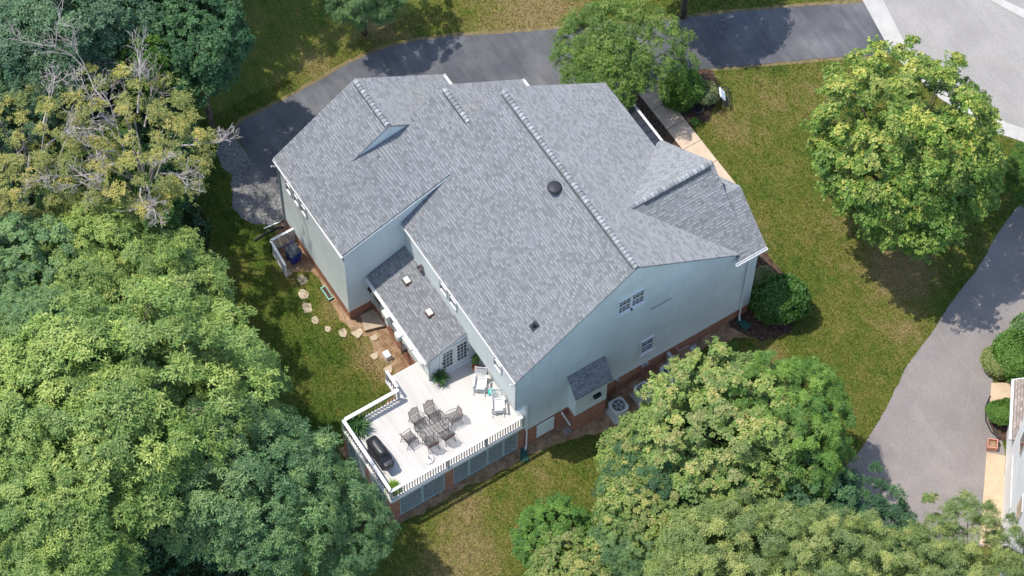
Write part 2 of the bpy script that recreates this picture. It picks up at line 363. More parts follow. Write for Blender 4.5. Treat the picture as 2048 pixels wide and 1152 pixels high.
def dup_tree(o, label, parent=None, loc=None, rz=None):
    c = o.copy(); C.objects.link(c)
    if parent is not None: c.parent = parent
    if label: c['label'] = label
    if loc is not None: c.location = loc
    if rz is not None: c.rotation_euler = (0, 0, rz)
    for ch in o.children: dup_tree(ch, None, c)
    return c

# ------------------------------------------------------------------ terrain
def sm(t): t = np.clip(t, 0, 1); return t*t*(3-2*t)
def gh(x, y):
    x = np.asarray(x, float); y = np.asarray(y, float)
    return -0.88*sm((x+10.6)/5.6)*sm((12.5-y)/9.5)
def ghf(x, y): return float(gh(x, y))
def dryness(x, y):
    d = np.full(np.shape(x), 0.0)
    def blob(cx, cy, r, a):
        nonlocal d
        d = d + 1.7*a*np.exp(-((x-cx)**2+(y-cy)**2)/(2*r*r))
    back = sm((-2.0-y)/3)*sm((-1.0-x)/3)
    d = d + 0.30*(1-back) + 0.05
    for b in ((-9.5, 19.0, 0.9, .35), (-10, 21.5, 1.2, .2), (-22, 14, 2.4, .45), (-20.5, 16, 2, .3), (2.0, 21.5, 1.2, .9), (4.6, 19.5, 1.0, .45),
              (0.9, -3.5, 1.0, .45), (1.3, 0.8, 1.0, .3), (3.2, -4.6, 1.3, .5), (-16, -8.0, 1.4, .45), (-13.5, -8.6, 1.2, .25), (2.6, 13, 0.7, .4), (3.2, 12, 0.8, .25), (4.2, -6.8, 1.5, .3), (-8.3, 24.5, 1.2, .3),
              (-13.7, -4.6, 0.5, .5), (-8.0, -3.3, 0.8, .7), (-7, -3.2, 0.6, .6), (-11, -3.7, 0.7, .5), (-24, 7, 1.0, .5), (-23.9, 3, .8, .5), (-2.5, 19, 1.5, .15)):
        blob(*b)
    return d
xs = np.unique(np.concatenate([np.linspace(-32, 24, 141), -32-np.geomspace(1, 700, 14), 24+np.geomspace(1, 700, 14)]))
ys = np.unique(np.concatenate([np.linspace(-28, 42, 176), -28-np.geomspace(1, 700, 14), 42+np.geomspace(1, 700, 14)]))
XX, YY = np.meshgrid(xs, ys, indexing='ij'); ZZ = gh(XX, YY)
V = np.stack([XX, YY, ZZ], -1).reshape(-1, 3); nx, ny = len(xs), len(ys)
I = (np.arange(nx-1)[:, None]*ny+np.arange(ny-1)[None]).reshape(-1)
F = np.stack([I, I+ny, I+ny+1, I+1], -1)
me = bpy.data.meshes.new('ground'); me.from_pydata(V.tolist(), [], F.tolist())
at = me.attributes.new('dry', 'FLOAT', 'POINT'); at.data.foreach_set('value', dryness(V[:, 0], V[:, 1]).astype(np.float32))
for p in me.polygons: p.use_smooth = True
me.materials.append(GRASS); g = bpy.data.objects.new('ground', me); C.objects.link(g); tag(g, kind='structure')

def densify(poly, step=0.35, jit=0.0):
    out = []; k = len(poly)
    for i in range(k):
        a = Vector(poly[i]); b = Vector(poly[(i+1) % k]); n = max(1, int((b-a).length/step)); nr = Vector((-(b-a).y, (b-a).x)).normalized()
        for j in range(n):
            q = a.lerp(b, j/n) + nr*random.uniform(-jit, jit); out.append((q.x, q.y))
    return out
def inside(px, py, poly):
    px = np.asarray(px); py = np.asarray(py); r = np.zeros(px.shape, bool); k = len(poly)
    for i in range(k):
        x1, y1 = poly[i]; x2, y2 = poly[(i+1) % k]
        if y1 == y2: continue
        c = ((y1 > py) != (y2 > py)) & (px < (x2-x1)*(py-y1)/(y2-y1)+x1); r ^= c
    return r
SHEETS = []
def sheet(name, poly, dz, mt, jit=0.0, kind='structure', step=0.35, label=None, cat=None, drape=True):
    SHEETS.append(poly); P = densify(poly, step, jit); mb = MB()
    n = len(P); top = [(x, y, ghf(x, y)+dz) for x, y in P]
    if drape:   # grid of small cells clipped roughly to the outline, for sheets on uneven ground
        import mathutils
        from mathutils.geometry import tessellate_polygon, delaunay_2d_cdt
        gs = 0.45 if len(P) < 400 or name == 'soil_bed' else 0.8; xs_ = np.arange(min(x for x, y in P), max(x for x, y in P), gs); ys_ = np.arange(min(y for x, y in P), max(y for x, y in P), gs)
        gx, gy = np.meshgrid(xs_, ys_); gx = gx.ravel(); gy = gy.ravel(); k = inside(gx, gy, P)
        vs = [Vector(p) for p in P]+[Vector((a, b)) for a, b in zip(gx[k], gy[k])]
        r = delaunay_2d_cdt(vs, [], [list(range(n))], 1, 1e-5)
        for f in r[2]: mb.quad([(r[0][i].x, r[0][i].y, ghf(r[0][i].x, r[0][i].y)+dz) for i in f])
    else: mb.quad(top)
    # thin edge so that the sheet has a real thickness
    for i in range(n):
        a = top[i]; b = top[(i+1) % n]; mb.quad([a, (a[0], a[1], a[2]-0.12), (b[0], b[1], b[2]-0.12), b])
    o = mb.build(name, mt); tag(o, label, cat, kind=kind); return o
DRIVE = [(-22.72, -2.65), (-23.05, -2.0), (-23.0, 0.18), (-23.11, 2.64), (-23.22, 4.52), (-23.07, 6.25), (-22.58, 8.1), (-21.85, 9.81), (-20.59, 12.12), (-19.07, 15.21), (-17.57, 18.01), (-15.38, 22.91), (-13.64, 26.53), (-12.0, 29.6),
         (-8.6, 28.85), (-10.37, 25.49), (-11.98, 22.14), (-13.13, 19.8), (-13.6, 18.6), (-13.7, 16.0), (-13.8, 9.2), (-16.2, 9.0), (-16.45, -2.6), (-18.3, -2.62), (-20.8, -2.85)]
sheet('dirt_strip', [(-23.0, -2.75), (-23.3, -2.0), (-23.22, 0.18), (-23.33, 2.64), (-23.44, 4.52), (-23.29, 6.3), (-22.78, 8.2), (-22.05, 9.93), (-20.78, 12.22), (-19.27, 15.3), (-17.77, 18.1), (-15.58, 23.0), (-13.84, 26.62), (-12.2, 29.7),
       (-8.4, 28.8), (-10.2, 25.4), (-11.8, 22.05), (-12.95, 19.7), (-13.4, 18.5), (-13.5, 16.0), (-13.5, 9.2), (-16.0, 8.9), (-16.25, -2.9)], 0.004, STRIP, 0.05)
sheet('driveway', DRIVE, 0.02, ASPH, 0.02)
sheet('gravel_patch', [(-23.1, -2.9), (-22.7, -3.6), (-22.0, -4.2), (-21.2, -4.3), (-20.5, -4.1), (-19.6, -4.6), (-18.8, -5.0), (-18.0, -5.0), (-17.3, -4.6), (-16.9, -3.9), (-16.6, -3.0), (-18.3, -2.55), (-20.8, -2.75)], 0.008, GRAVEL, 0.09)
sheet('concrete_gutter', [(-16.0, 30.3), (-12.3, 29.6), (-8.6, 28.85), (-5.0, 29.3), (-1.6, 30.6), (2.6, 33.6), (2.2, 34.2), (-2.0, 31.3), (-5.2, 30.1), (-8.6, 29.8), (-12.1, 30.6), (-15.8, 31.3)], 0.03, CONCG, 0.0, step=1.0)
sheet('road', [(-30, 34.0), (-15.8, 31.3), (-12.1, 30.6), (-8.6, 29.8), (-5.2, 30.1), (-2.0, 31.3), (2.2, 34.2), (6, 40), (8, 52), (-40, 60), (-10.5, 34.4)][0:9]+[(-40, 60)], 0.015, ROADM, 0.0, step=2.0)
sheet('far_kerb', [(-9.6, 35.4), (-8.2, 35.95), (-6.9, 36.6), (-4, 38.6), (-3.6, 38.2), (-6.6, 36.15), (-8.0, 35.55), (-9.5, 35.0)], 0.05, CONCG, step=1.0)
NB = [(0.9, 33.2), (2.14, 29.14), (2.94, 27.08), (4.02, 24.99), (5.05, 22.33), (5.88, 20.47), (6.63, 18.53), (7.56, 16.92), (8.33, 15.6), (9.11, 13.82), (10.0, 11.2), (10.9, 9.4), (16.8, 16.4), (12.9, 19.7), (11.5, 20.2), (10.3, 20.8), (9.1, 21.9), (8.2, 23.2), (7.6, 25.5), (5.2, 30.5), (4.2, 34.5)]
sheet('neighbour_driveway', NB, 0.015, ASPH2, 0.035)
sheet('front_walk', [(-13.6, 16.2), (-7.0, 16.2), (-6.6, 15.4), (-5.4, 15.2), (-5.5, 16.6), (-6.1, 17.33), (-13.6, 17.33)], 0.05, CONC, step=3)
mbj = MB()
for x in (-12.35, -10.95, -9.5, -8.05): mbj.box(x-.012, x+.012, 16.21, 17.32, 0.03, 0.056)
tag(mbj.build('walk_joints', MULCH), kind='structure')
sheet('mulch_bed', [(-13.5, 12.0), (-7.1, 12.0), (-6.9, 16.25), (-13.6, 16.25)], 0.012, MULCH, 0.03)
sheet('mulch_bed', [(-13.6, 17.3), (-10.35, 17.3), (-10.6, 17.8), (-10.2, 18.3), (-10.7, 18.9), (-11.1, 19.5), (-11.9, 20.0), (-12.7, 20.3), (-13.25, 19.9)], 0.012, MULCH, 0.06)
sheet('mulch_bed', [(-4.5, 13.3), (0.2, 12.4), (1.8, 13.2), (2.1, 14.6), (1.3, 16.0), (-0.6, 16.3), (-4.2, 16.4)], 0.012, MULCH, 0.08)
sheet('soil_bed', [(-0.1, 13.2), (0.1, 13.3), (1.4, 13.0), (0.9, 12.2), (0.5, 10.8), (0.7, 9.6), (1.6, 8.9), (1.7, 6.5), (1.6, 4.9), (1.0, 3.0), (0.7, 1.5), (0.45, 0.4), (0.55, -1.5), (0.25, -3.4), (0.4, -5.5), (0.15, -7.15), (-1.5, -7.2), (-3.0, -7.15), (-4.7, -7.2), (-4.65, -6.0), (-5.6, -3.9), (-5.9, -2.9), (-6.9, -2.7), (-7.9, -3.2), (-8.9, -2.9), (-9.3, -3.4), (-10.3, -3.75), (-11.4, -3.6), (-12.5, -3.45), (-13.4, -3.5), (-13.9, -4.3), (-15.4, -4.55), (-16.6, -3.8), (-16.7, -3.2), (-16.6, -2.9), (-9.0, -1.7), (-0.3, 1.0)], 0.008, SOIL, 0.10, drape=True)
sheet('tan_apron', [(12.47, 18.9), (13.1, 19.55), (16.9, 16.3), (16.1, 15.7)], 0.028, CONCT, step=1.5)
sheet('tan_walk', [(9.6, 21.4), (10.5, 20.6), (11.6, 21.9), (12.5, 24), (11.6, 24.6)], 0.026, CONCT, step=1.5)
sheet('mulch_bed', [(10.25, 20.75), (11.2, 19.95), (12.2, 19.75), (12.9, 20.4), (11.8, 21.7), (11.0, 21.3)], 0.024, MULCH, 0.03)
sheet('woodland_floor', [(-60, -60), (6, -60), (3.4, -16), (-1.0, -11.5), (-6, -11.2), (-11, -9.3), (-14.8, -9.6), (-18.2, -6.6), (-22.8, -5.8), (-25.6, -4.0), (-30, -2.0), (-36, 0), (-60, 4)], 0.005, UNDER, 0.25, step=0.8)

# grass blades
def blades(n):
    x = rng.uniform(-27, 16, n*3); y = rng.uniform(-14, 33, n*3)
    # only where the lawn is open to the sky in this yard
    k = np.ones(len(x), bool)
    for P in SHEETS: k &= ~inside(x, y, P)
    k &= ~((x > -16.6) & (x < 0.1) & (y > -3.4) & (y < 13.8)); k &= ~((x > -5.8) & (x < 0) & (y > -7) & (y < 1))
    k &= ~((x < -24.2) & (y < 12)); k &= ~(y < -12.5+0.2*(x+10))
    soft = np.zeros(len(x), bool)
    x, y = x[k][:n], y[k][:n]; return x, y
bx, by = blades(210000)
sx_ = rng.uniform(-27, 16, 30000); sy_ = rng.uniform(-9, 20, 30000)   # tufts straggling over the soil edges
ks = inside(sx_, sy_, SHEETS[11]) if len(SHEETS) > 11 else np.zeros(30000, bool)
dd = np.sin(sx_*2.1)+np.cos(sy_*2.7+sx_); ks &= (dd > 0.55)
ks &= ~((sx_ > -16.6) & (sx_ < 0.1) & (sy_ > -3.35) & (sy_ < 13.6)); ks &= ~((sx_ > -5.8) & (sx_ < 0) & (sy_ > -7) & (sy_ < 1))
bx = np.concatenate([bx, sx_[ks]]); by = np.concatenate([by, sy_[ks]])
n = len(bx); bz = gh(bx, by); th = rng.uniform(0, 2*PI, n); hh = rng.uniform(0.04, 0.11, n); ww = rng.uniform(0.015, 0.035, n)
lx = rng.normal(0, 0.045, n); ly = rng.normal(0, 0.045, n)
P0 = np.stack([bx-np.cos(th)*ww, by-np.sin(th)*ww, bz-0.005], -1); P1 = np.stack([bx+np.cos(th)*ww, by+np.sin(th)*ww, bz-0.005], -1); P2 = np.stack([bx+lx, by+ly, bz+hh], -1)
V = np.stack([P0, P1, P2], 1).reshape(-1, 3).astype(np.float32)
def raw_mesh(name, V, nper, attrs=(), smooth=False):
    me = bpy.data.meshes.new(name); nf = len(V)//nper
    me.vertices.add(len(V)); me.vertices.foreach_set('co', V.astype(np.float32).ravel())
    me.loops.add(nf*nper); me.loops.foreach_set('vertex_index', np.arange(nf*nper, dtype=np.int32))
    me.polygons.add(nf); me.polygons.foreach_set('loop_start', np.arange(0, nf*nper, nper, dtype=np.int32))
    me.update()
    for nm, ty, dat in attrs:
        a = me.attributes.new(nm, ty, 'POINT'); a.data.foreach_set('vector' if ty == 'FLOAT_VECTOR' else 'value', dat.astype(np.float32).ravel())
    return me
me = raw_mesh('grass', V, 3, [('dry', 'FLOAT', np.repeat(dryness(bx, by)+rng.normal(0, .30, n), 3))])
me.materials.append(BLADE); o = bpy.data.objects.new('grass', me); C.objects.link(o); tag(o, 'short lawn grass, green and dry tan', 'grass', kind='stuff')

# ------------------------------------------------------------------ house
RS = 0.735
H = thing('house', 'large two-storey house with grey shingle roofs and pale blue-green siding over brick', 'house', (-6, 5, 0))
def zrear(y): return 6.58 + RS*(y+0.19)
def roofpoly(mb, pts, ud, vd, th=0.10, o=(0, 0)):
    """pts: 3D polygon of the top face (ccw from above). slab below it"""
    ud = Vector(ud).normalized(); vd = Vector(vd).normalized()
    uv = [(Vector(p).dot(ud)+50+o[0], Vector(p).dot(vd)+50+o[1]) for p in pts]
    mb.quad(pts, uv); k = len(pts)
    lo = [(p[0], p[1], p[2]-th) for p in pts]; mb.quad(list(reversed(lo)), list(reversed(uv)))
    for i in range(k):
        j = (i+1) % k; mb.quad([pts[i], lo[i], lo[j], pts[j]], [(uv[i][0], uv[i][1]), (uv[i][0], uv[i][1]+.03), (uv[j][0], uv[j][1]+.03), (uv[j][0], uv[j][1])])
def fan(name, profA, profB, xa, xb, parent=H, th=0.1):
    """roof strip between two profiles (lists of (y,z)) at xa < xb"""
    mb = MB()
    for i in range(len(profA)-1):
        (ya, za), (ya2, za2) = profA[i], profA[i+1]; (yb, zb), (yb2, zb2) = profB[i], profB[i+1]
        nsx = 1 if profA == profB else 8; nsy = 1 if profA == profB else 4
        vd = Vector((0, ya2-ya, za2-za))
        if vd.z < 0: vd = -vd
        for a in range(nsx):
            for b in range(nsy):
                def P(s, t):
                    e = s*s*(3-2*s); y = (ya+(ya2-ya)*t)*(1-e)+(yb+(yb2-yb)*t)*e; z = (za+(za2-za)*t)*(1-e)+(zb+(zb2-zb)*t)*e
                    return (xa+(xb-xa)*s, y, z)
                s0, s1, t0, t1 = a/nsx, (a+1)/nsx, b/nsy, (b+1)/nsy
                pts = [P(s0, t0), P(s1, t0), P(s1, t1), P(s0, t1)]
                vv = Vector((0, 0.806, 0.592)) if nsx > 1 and za2 > za else vd
                roofpoly(mb, pts, (1, 0, 0), vv, th)
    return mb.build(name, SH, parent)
ZR = zrear(6.29)
# main roof
fan('main_roof', [(-0.13, 6.62), (6.29, ZR), (12.35, ZR-RS*6.06)], [(-0.13, 6.62), (6.29, ZR), (12.35, ZR-RS*6.06)], -11.4, 0.07)
# link roof over the garage: low slope, then the same pitch as the main roof
KN = (2.69, zrear(2.69)+0.01)
la = [(-3.43, 6.365), (-0.8, 8.10), KN, (4.47, 9.99), (9.0, 6.86)]
lb = [(-3.43, 6.535), (-0.8, 7.46), KN, (4.47, 9.99), (9.0, 6.86)]
mbx = fan('link_roof', la[:3], lb[:3], -13.4, -10.02)
fan('link_roof', la[2:], la[2:], -13.75, -11.3)
# garage wing roof
GA = [(-3.43, 6.365), (1.30, 9.50), (6.15, 6.02)]
fan('garage_roof', GA, GA, -16.55, -13.38)
# cross gable at the front
XG = -3.43
mb = MB(); zr = 9.90; sl = (9.90-6.62)/3.70
roofpoly(mb, [(XG, 7.9, zr), (0.26, 7.9, 6.62), (0.26, 12.95, 6.62), (XG, 12.95, zr)][0:4], (0, 1, 0), (-1, 0, sl), 0.1)
roofpoly(mb, [(-7.32, 7.9, 6.59), (XG, 7.9, zr), (XG, 12.95, zr), (-7.32, 12.95, 6.59)], (0, 1, 0), (1, 0, sl), 0.1)
# clip: the part behind the main slope sits under it
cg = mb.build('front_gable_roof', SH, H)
for v in cg.data.vertices:
    x, y, z = v.co
    if y < 8.0:
        zm = z + 0.06; v.co.y = max(6.4, 6.29 + (ZR - zm)/RS)
l = cg.data.uv_layers[0]
for p in cg.data.polygons:
    for li in p.loop_indices:
        co = cg.data.vertices[cg.data.loops[li].vertex_index].co
        if abs(p.normal.z) > 0.3: l.data[li].uv.x = co.y+50
# nested gable
mb = MB(); zn = 8.66; XN = -2.23; s2 = (8.66-6.64)/2.47
roofpoly(mb, [(XN, 12.2, zn), (0.25, 12.2, 6.64), (0.25, 13.8, 6.64), (XN, 13.8, zn)], (0, 1, 0), (-1, 0, s2), 0.1)
roofpoly(mb, [(-4.7, 12.2, 6.64), (XN, 12.2, zn), (XN, 13.8, zn), (-4.7, 13.8, 6.64)], (0, 1, 0), (1, 0, s2), 0.1)
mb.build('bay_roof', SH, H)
# sunroom roof, bump-out roof
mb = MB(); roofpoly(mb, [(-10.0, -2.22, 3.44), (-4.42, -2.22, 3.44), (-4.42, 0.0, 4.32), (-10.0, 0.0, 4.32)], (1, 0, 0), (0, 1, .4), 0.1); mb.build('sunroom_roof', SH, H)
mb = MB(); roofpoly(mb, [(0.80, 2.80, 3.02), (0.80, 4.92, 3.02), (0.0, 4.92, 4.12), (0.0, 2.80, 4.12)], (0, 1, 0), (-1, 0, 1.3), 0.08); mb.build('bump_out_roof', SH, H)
# ridge caps: overlapping curved caps along each ridge
def ridge(p0, p1, step=0.21, wd=0.125, drop=0.085):
    p0 = Vector(p0); p1 = Vector(p1); d = (p1-p0).normalized(); L = (p1-p0).length; s_ = d.cross(Vector((0, 0, 1))).normalized(); mb = MB(); k = int(L/step)
    rs = MB(); split_ = None
    for i in range(k):
        a = p0+d*(i*L/k); b = p0+d*((i+1)*L/k+0.02); off = random.randint(0, 4000)+.3
        ring = []
        for q, lift in ((a, 0.035), (b, 0.058)):
            ring.append([q+s_*(wd*t)+Vector((0, 0, lift-drop*abs(t)**1.6)) for t in (-1, -.5, 0, .5, 1)])
        for j in range(4):
            mb.quad([ring[0][j], ring[0][j+1], ring[1][j+1], ring[1][j]], [(off, .05), (off+.05, .05), (off+.05, .09), (off, .09)])
            q = [ring[1][j], ring[1][j+1]]; rs.quad([q[0], q[1], q[1]-Vector((0, 0, .03)), q[0]-Vector((0, 0, .03))])
            rs.quad([q[0], q[1], q[1]-d*.022+Vector((0, 0, .004)), q[0]-d*.022+Vector((0, 0, .004))])  # dark strips paint the shade in at every cap overlap
    mb.rs = rs
    return mb
def mat_cap():
    a = M('ridge_cap_shingles', 0.9, 0.15); wn = NN(a.nt, 'ShaderNodeTexWhiteNoise', noise_dimensions='2D')
    uvn = a.uv(); s = a.sep(uvn); a.L(a.comb(a.math('FLOOR', s[0]), 0.0), wn.inputs['Vector'])
    k = a.mix(wn.outputs['Value'], (0.20, 0.205, 0.21), (0.36, 0.37, 0.38))
    a.col(a.mix(1.0, k, a.ramp(a.noise(a.pos(), 26, 3), [(0.25, 0.85), (0.75, 1.12)]), 'MULTIPLY')); return a.m
CAP = mat_cap()
for a_, b_ in (((-11.2, 6.29, ZR), (0.05, 6.29, ZR)), ((-13.5, 4.47, 10.0), (-11.3, 4.47, 10.0)), ((-16.45, 1.30, 9.50), (-13.45, 1.30, 9.50)), ((XG, 8.35, 9.90), (XG, 12.9, 9.90))):
    rc = ridge(a_, b_); nf = len(rc.f); nv = len(rc.v)
    rc.v += rc.rs.v; rc.f += [tuple(i+nv for i in f) for f in rc.rs.f]; rc.uv += rc.rs.uv; rcp = rc.build('ridge_cap', CAP, H); rcp.data.materials.append(RUBBER)  # black second slot colours the painted overlap shade
    for p in list(rcp.data.polygons)[nf:]: p.material_index = 1
# black strips standing in for the shade line beside the ridge caps
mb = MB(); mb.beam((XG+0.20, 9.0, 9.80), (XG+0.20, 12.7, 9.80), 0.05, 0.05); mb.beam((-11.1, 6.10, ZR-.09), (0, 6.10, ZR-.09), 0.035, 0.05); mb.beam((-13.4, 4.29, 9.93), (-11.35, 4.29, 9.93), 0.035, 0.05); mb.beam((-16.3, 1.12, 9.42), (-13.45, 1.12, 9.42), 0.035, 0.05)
split(mb, 'ridge_shade_strip', RUBBER, H)

# walls ------------------------------------------------
def wall(name, pts, vec, mt=None): 
    mb = MB(); mb.extr(pts, vec); return mb.build(name, mt or SIDING, H)
ZT = 0.81
# right gable wall (X=0): lower part starts at Y=.51, upper part at Y=0
wall('gable_wall', [(0, 0.51, ZT), (0, 13.0, ZT), (0, 13.0, 6.55), (0, 12.2, 6.85), (0, 6.29, ZR-.12), (0, 0.0, 6.62), (0, 0.0, 3.64), (0, 0.51, 3.64)], (-0.25, 0, 0))
wall('front_wall', [(-7.0, 13.0, ZT), (-0.25, 13.0, ZT), (-0.25, 13.0, 6.5), (XG, 13.0, 9.55), (-7.0, 13.0, 6.5)], (0, -0.2, 0))
wall('front_wall', [(-4.45, 13.6, ZT), (0.0, 13.6, ZT), (0.0, 13.6, 6.5), (XN, 13.6, 8.35), (-4.45, 13.6, 6.5)], (0, -0.6, 0))
wall('front_wall', [(-13.6, 12.1, ZT), (-7.0, 12.1, ZT), (-7.0, 12.1, 6.9), (-11.2, 12.1, 6.9), (-13.6, 12.1, 3)], (0, -0.2, 0))
wall('rear_upper_wall', [(-10.05, 0.0, 3.64), (-0.25, 0.0, 3.64), (-0.25, 0.0, 6.58), (-10.05, 0.0, 6.58)], (0, 0.2, 0))
wall('rear_lower_wall', [(-10.05, 0.51, ZT), (-0.25, 0.51, ZT), (-0.25, 0.51, 3.7), (-10.05, 0.51, 3.7)], (0, 0.2, 0))
mb = MB(); mb.box(-4.5, -0.02, 0.02, 0.52, 3.60, 3.66); mb.build('overhang_soffit', WHITE, H)
# garage end wall (X=-10.06)
wall('garage_end_wall', [(-10.06, -3.3, ZT), (-10.06, 0.4, ZT), (-10.06, 6.0, ZT), (-10.06, 6.0, 8.4), (-10.06, 2.69, 8.56), (-10.06, -3.3, 6.42)], (-0.2, 0, 0))
wall('garage_rear_wall', [(-16.4, -3.3, ZT), (-10.26, -3.3, ZT), (-10.26, -3.3, 6.40), (-13.4, -3.3, 6.28), (-16.4, -3.3, 6.28)], (0, 0.2, 0))
wall('garage_far_wall', [(-16.4, -3.1, ZT), (-16.4, 5.8, ZT), (-16.4, 5.8, 6.1), (-16.4, 1.3, 9.4), (-16.4, -3.1, 6.25)], (0.2, 0, 0))
wall('garage_gable_wall', [(-13.42, -3.3, 5.8), (-13.42, 5.9, 5.8), (-13.42, 5.9, 6.1), (-13.42, 1.3, 9.41), (-13.42, -3.3, 6.25)], (-0.15, 0, 0))
wall('garage_front_wall', [(-16.4, 5.9, 0), (-13.5, 5.9, 0), (-13.5, 5.9, 6.1), (-16.4, 5.9, 6.1)], (0, -0.2, 0))
wall('link_front_wall', [(-13.7, 8.7, 0), (-11.4, 8.7, 0), (-11.4, 8.7, 6.9), (-13.7, 8.7, 6.9)], (0, -0.2, 0))
wall('link_far_wall', [(-13.6, 5.9, 0), (-13.6, 8.7, 0), (-13.6, 8.7, 6.9), (-13.6, 5.9, 8.9)], (0.15, 0, 0))
# sunroom
wall('sunroom_wall', [(-10.05, -2.0, ZT), (-4.55, -2.0, ZT), (-4.55, -2.0, 3.43), (-10.05, -2.0, 3.43)], (0, 0.15, 0))
wall('sunroom_end_wall', [(-4.55, -1.85, 1.30), (-4.55, 0.5, 1.30), (-4.55, 0.5, 4.2), (-4.55, 0.0, 4.22), (-4.55, -1.85, 3.48)], (-0.15, 0, 0))
# bump-out
wall('bump_out_wall', [(0.0, 2.95, 0.82), (0.0, 4.75, 0.82), (0.0, 4.75, 4.0), (0.0, 2.95, 4.0)][0:2]+[(0.0, 4.75, 2.98), (0.0, 2.95, 2.98)], (0.62, 0, 0))
wall('bump_out_wall', [(0.0, 2.95, 2.98), (0.62, 2.95, 2.98), (0.62, 2.95, 3.12), (0.0, 2.95, 3.95)], (0, 1.8, 0))
# brick
mb = MB(); e = 0.025
mb.box(-0.25, -e, 0.55, 12.95, -1.6, ZT); mb.box(-10.2, -0.3, 0.54, 0.7, -1.6, ZT); mb.box(-7.0, -0.25, 12.75, 12.97, -0.5, ZT); mb.box(-4.4, -0.02, 12.97, 13.57, -0.5, ZT)
mb.box(-16.37, -10.09, -3.27, -3.05, -0.5, ZT); mb.box(-10.3, -10.085, -3.05, 0.5, -0.9, ZT); mb.box(-16.37, -16.15, -3.05, 5.8, -0.5, ZT)
mb.box(-10.05, -4.58, -1.97, -1.8, -1.6, ZT+.0); mb.box(-4.75, -4.58, -1.8, 0.5, -1.6, 1.3); mb.box(-0.02, 0.60, 2.97, 4.73, -1.6, 0.82)
mb.box(-13.5, -7.0, 11.9, 12.08, -0.5, ZT)
mb.build('brick_foundation', BRICK, H)
# white corner boards and frieze
mb = MB()
for x, y, z0, z1 in ((0.01, 13.0, ZT, 6.5), (-10.05, -3.31, ZT, 6.35), (-16.41, -3.31, ZT, 6.2), (-4.54, -2.01, 1.34, 3.4)):
    mb.box(x-.06, x+.018, y-.018, y+.06, z0, z1)
split(mb, 'corner_board', SIDING, H)
# gutters and fascia (U-shaped gutter: open top)
def gutter(p0, p1, out, name='gutter', wd=0.115, hh=0.12):
    p0 = Vector(p0); p1 = Vector(p1); o_ = Vector(out).normalized(); mb = MB()
    mb.beam(p0, p1, 0.022, hh+.06); mb.beam(p0+o_*wd, p1+o_*wd, 0.02, hh); mb.beam(p0+o_*(wd/2)-Vector((0, 0, hh/2)), p1+o_*(wd/2)-Vector((0, 0, hh/2)), wd, 0.02)
    for q in (p0, p1): mb.beam(q, q+o_*wd, 0.02, hh)
    return mb.build(name, WHITE, H)
gutter((-10.0, -0.07, 6.50), (0.05, -0.07, 6.50), (0, -1, 0))
gutter((-16.5, -3.37, 6.25), (-10.04, -3.37, 6.30), (0, -1, 0))
gutter((-9.98, -2.25, 3.34), (-4.44, -2.25, 3.34), (0, -1, 0))
gutter((0.28, 12.02, 6.52), (0.28, 13.8, 6.52), (1, 0, 0))
gutter((-13.75, 9.03, 6.76), (-11.45, 9.03, 6.76), (0, 1, 0))
gutter((-16.52, 6.18, 5.93), (-13.8, 6.18, 5.93), (0, 1, 0))
mb = MB()   # rake boards
def rake(mb, x, prof, dz=0.13):
    for (y, z), (y2, z2) in zip(prof, prof[1:]): mb.beam((x, y, z-dz), (x, y2, z2-dz), 0.03, 0.12)
rake(mb, 0.035, [(-0.2, 6.56), (6.29, ZR), (12.0, ZR-RS*5.71)], 0.17); rake(mb, -16.53, GA, 0.17)
rake(mb, -9.995, [(-3.5, 6.5), KN], 0.17); rake(mb, -11.41, [(4.5, 9.9), (6.29, ZR), (12.3, ZR-RS*6.0)], 0.17)
mb.beam((-4.43, -2.2, 3.30), (-4.43, 0, 4.18), 0.03, 0.12); mb.beam((XG, 12.97, zr-.2), (-7.25, 12.97, 6.5), 0.03, 0.12); mb.beam((-4.6, 13.78, 6.55), (XN, 13.78, zn-.17), 0.03, .12); mb.beam((XN, 13.78, zn-.17), (.2, 13.78, 6.5), 0.03, .12)
split(mb, 'rake_board', SIDING, H)
# soffit boxes under the eaves
mb = MB(); mb.box(-10.0, 0.0, -0.16, 0.0, 6.38, 6.41); mb.box(-16.4, -10.1, -3.45, -3.3, 6.14, 6.17); mb.box(0.0, 0.26, 12.1, 13.75, 6.42, 6.45); split(mb, 'soffit', WHITE, H)
# downspouts
def downspout(pts, name='downspout', mt=WHITE, r=0.045):
    mb = MB()
    for a, b in zip(pts, pts[1:]): mb.beam(a, b, 0.085, 0.065, (0.3, 0.8, 0.2))
    return mb.build(name, mt, H)
downspout([(0.36, 13.2, 6.4), (0.07, 13.03, 6.1), (0.07, 13.03, 0.2), (0.25, 12.95, 0.08)])
downspout([(-0.1, -0.32, 6.36), (-0.05, -0.06, 6.1), (-0.05, -0.06, 3.66), (0.05, 0.06, 3.60), (0.06, 0.50, 3.55), (0.06, 0.56, 3.45), (0.06, 0.56, -0.66), (0.25, 0.40, -0.72)])
downspout([(-16.35, -3.66, 6.1), (-16.35, -3.36, 5.8), (-16.35, -3.36, 0.15)], mt=GREYW)
downspout([(-4.6, -2.32, 3.3), (-4.52, -2.06, 3.1), (-4.52, -2.06, 1.36)], mt=GREYW)

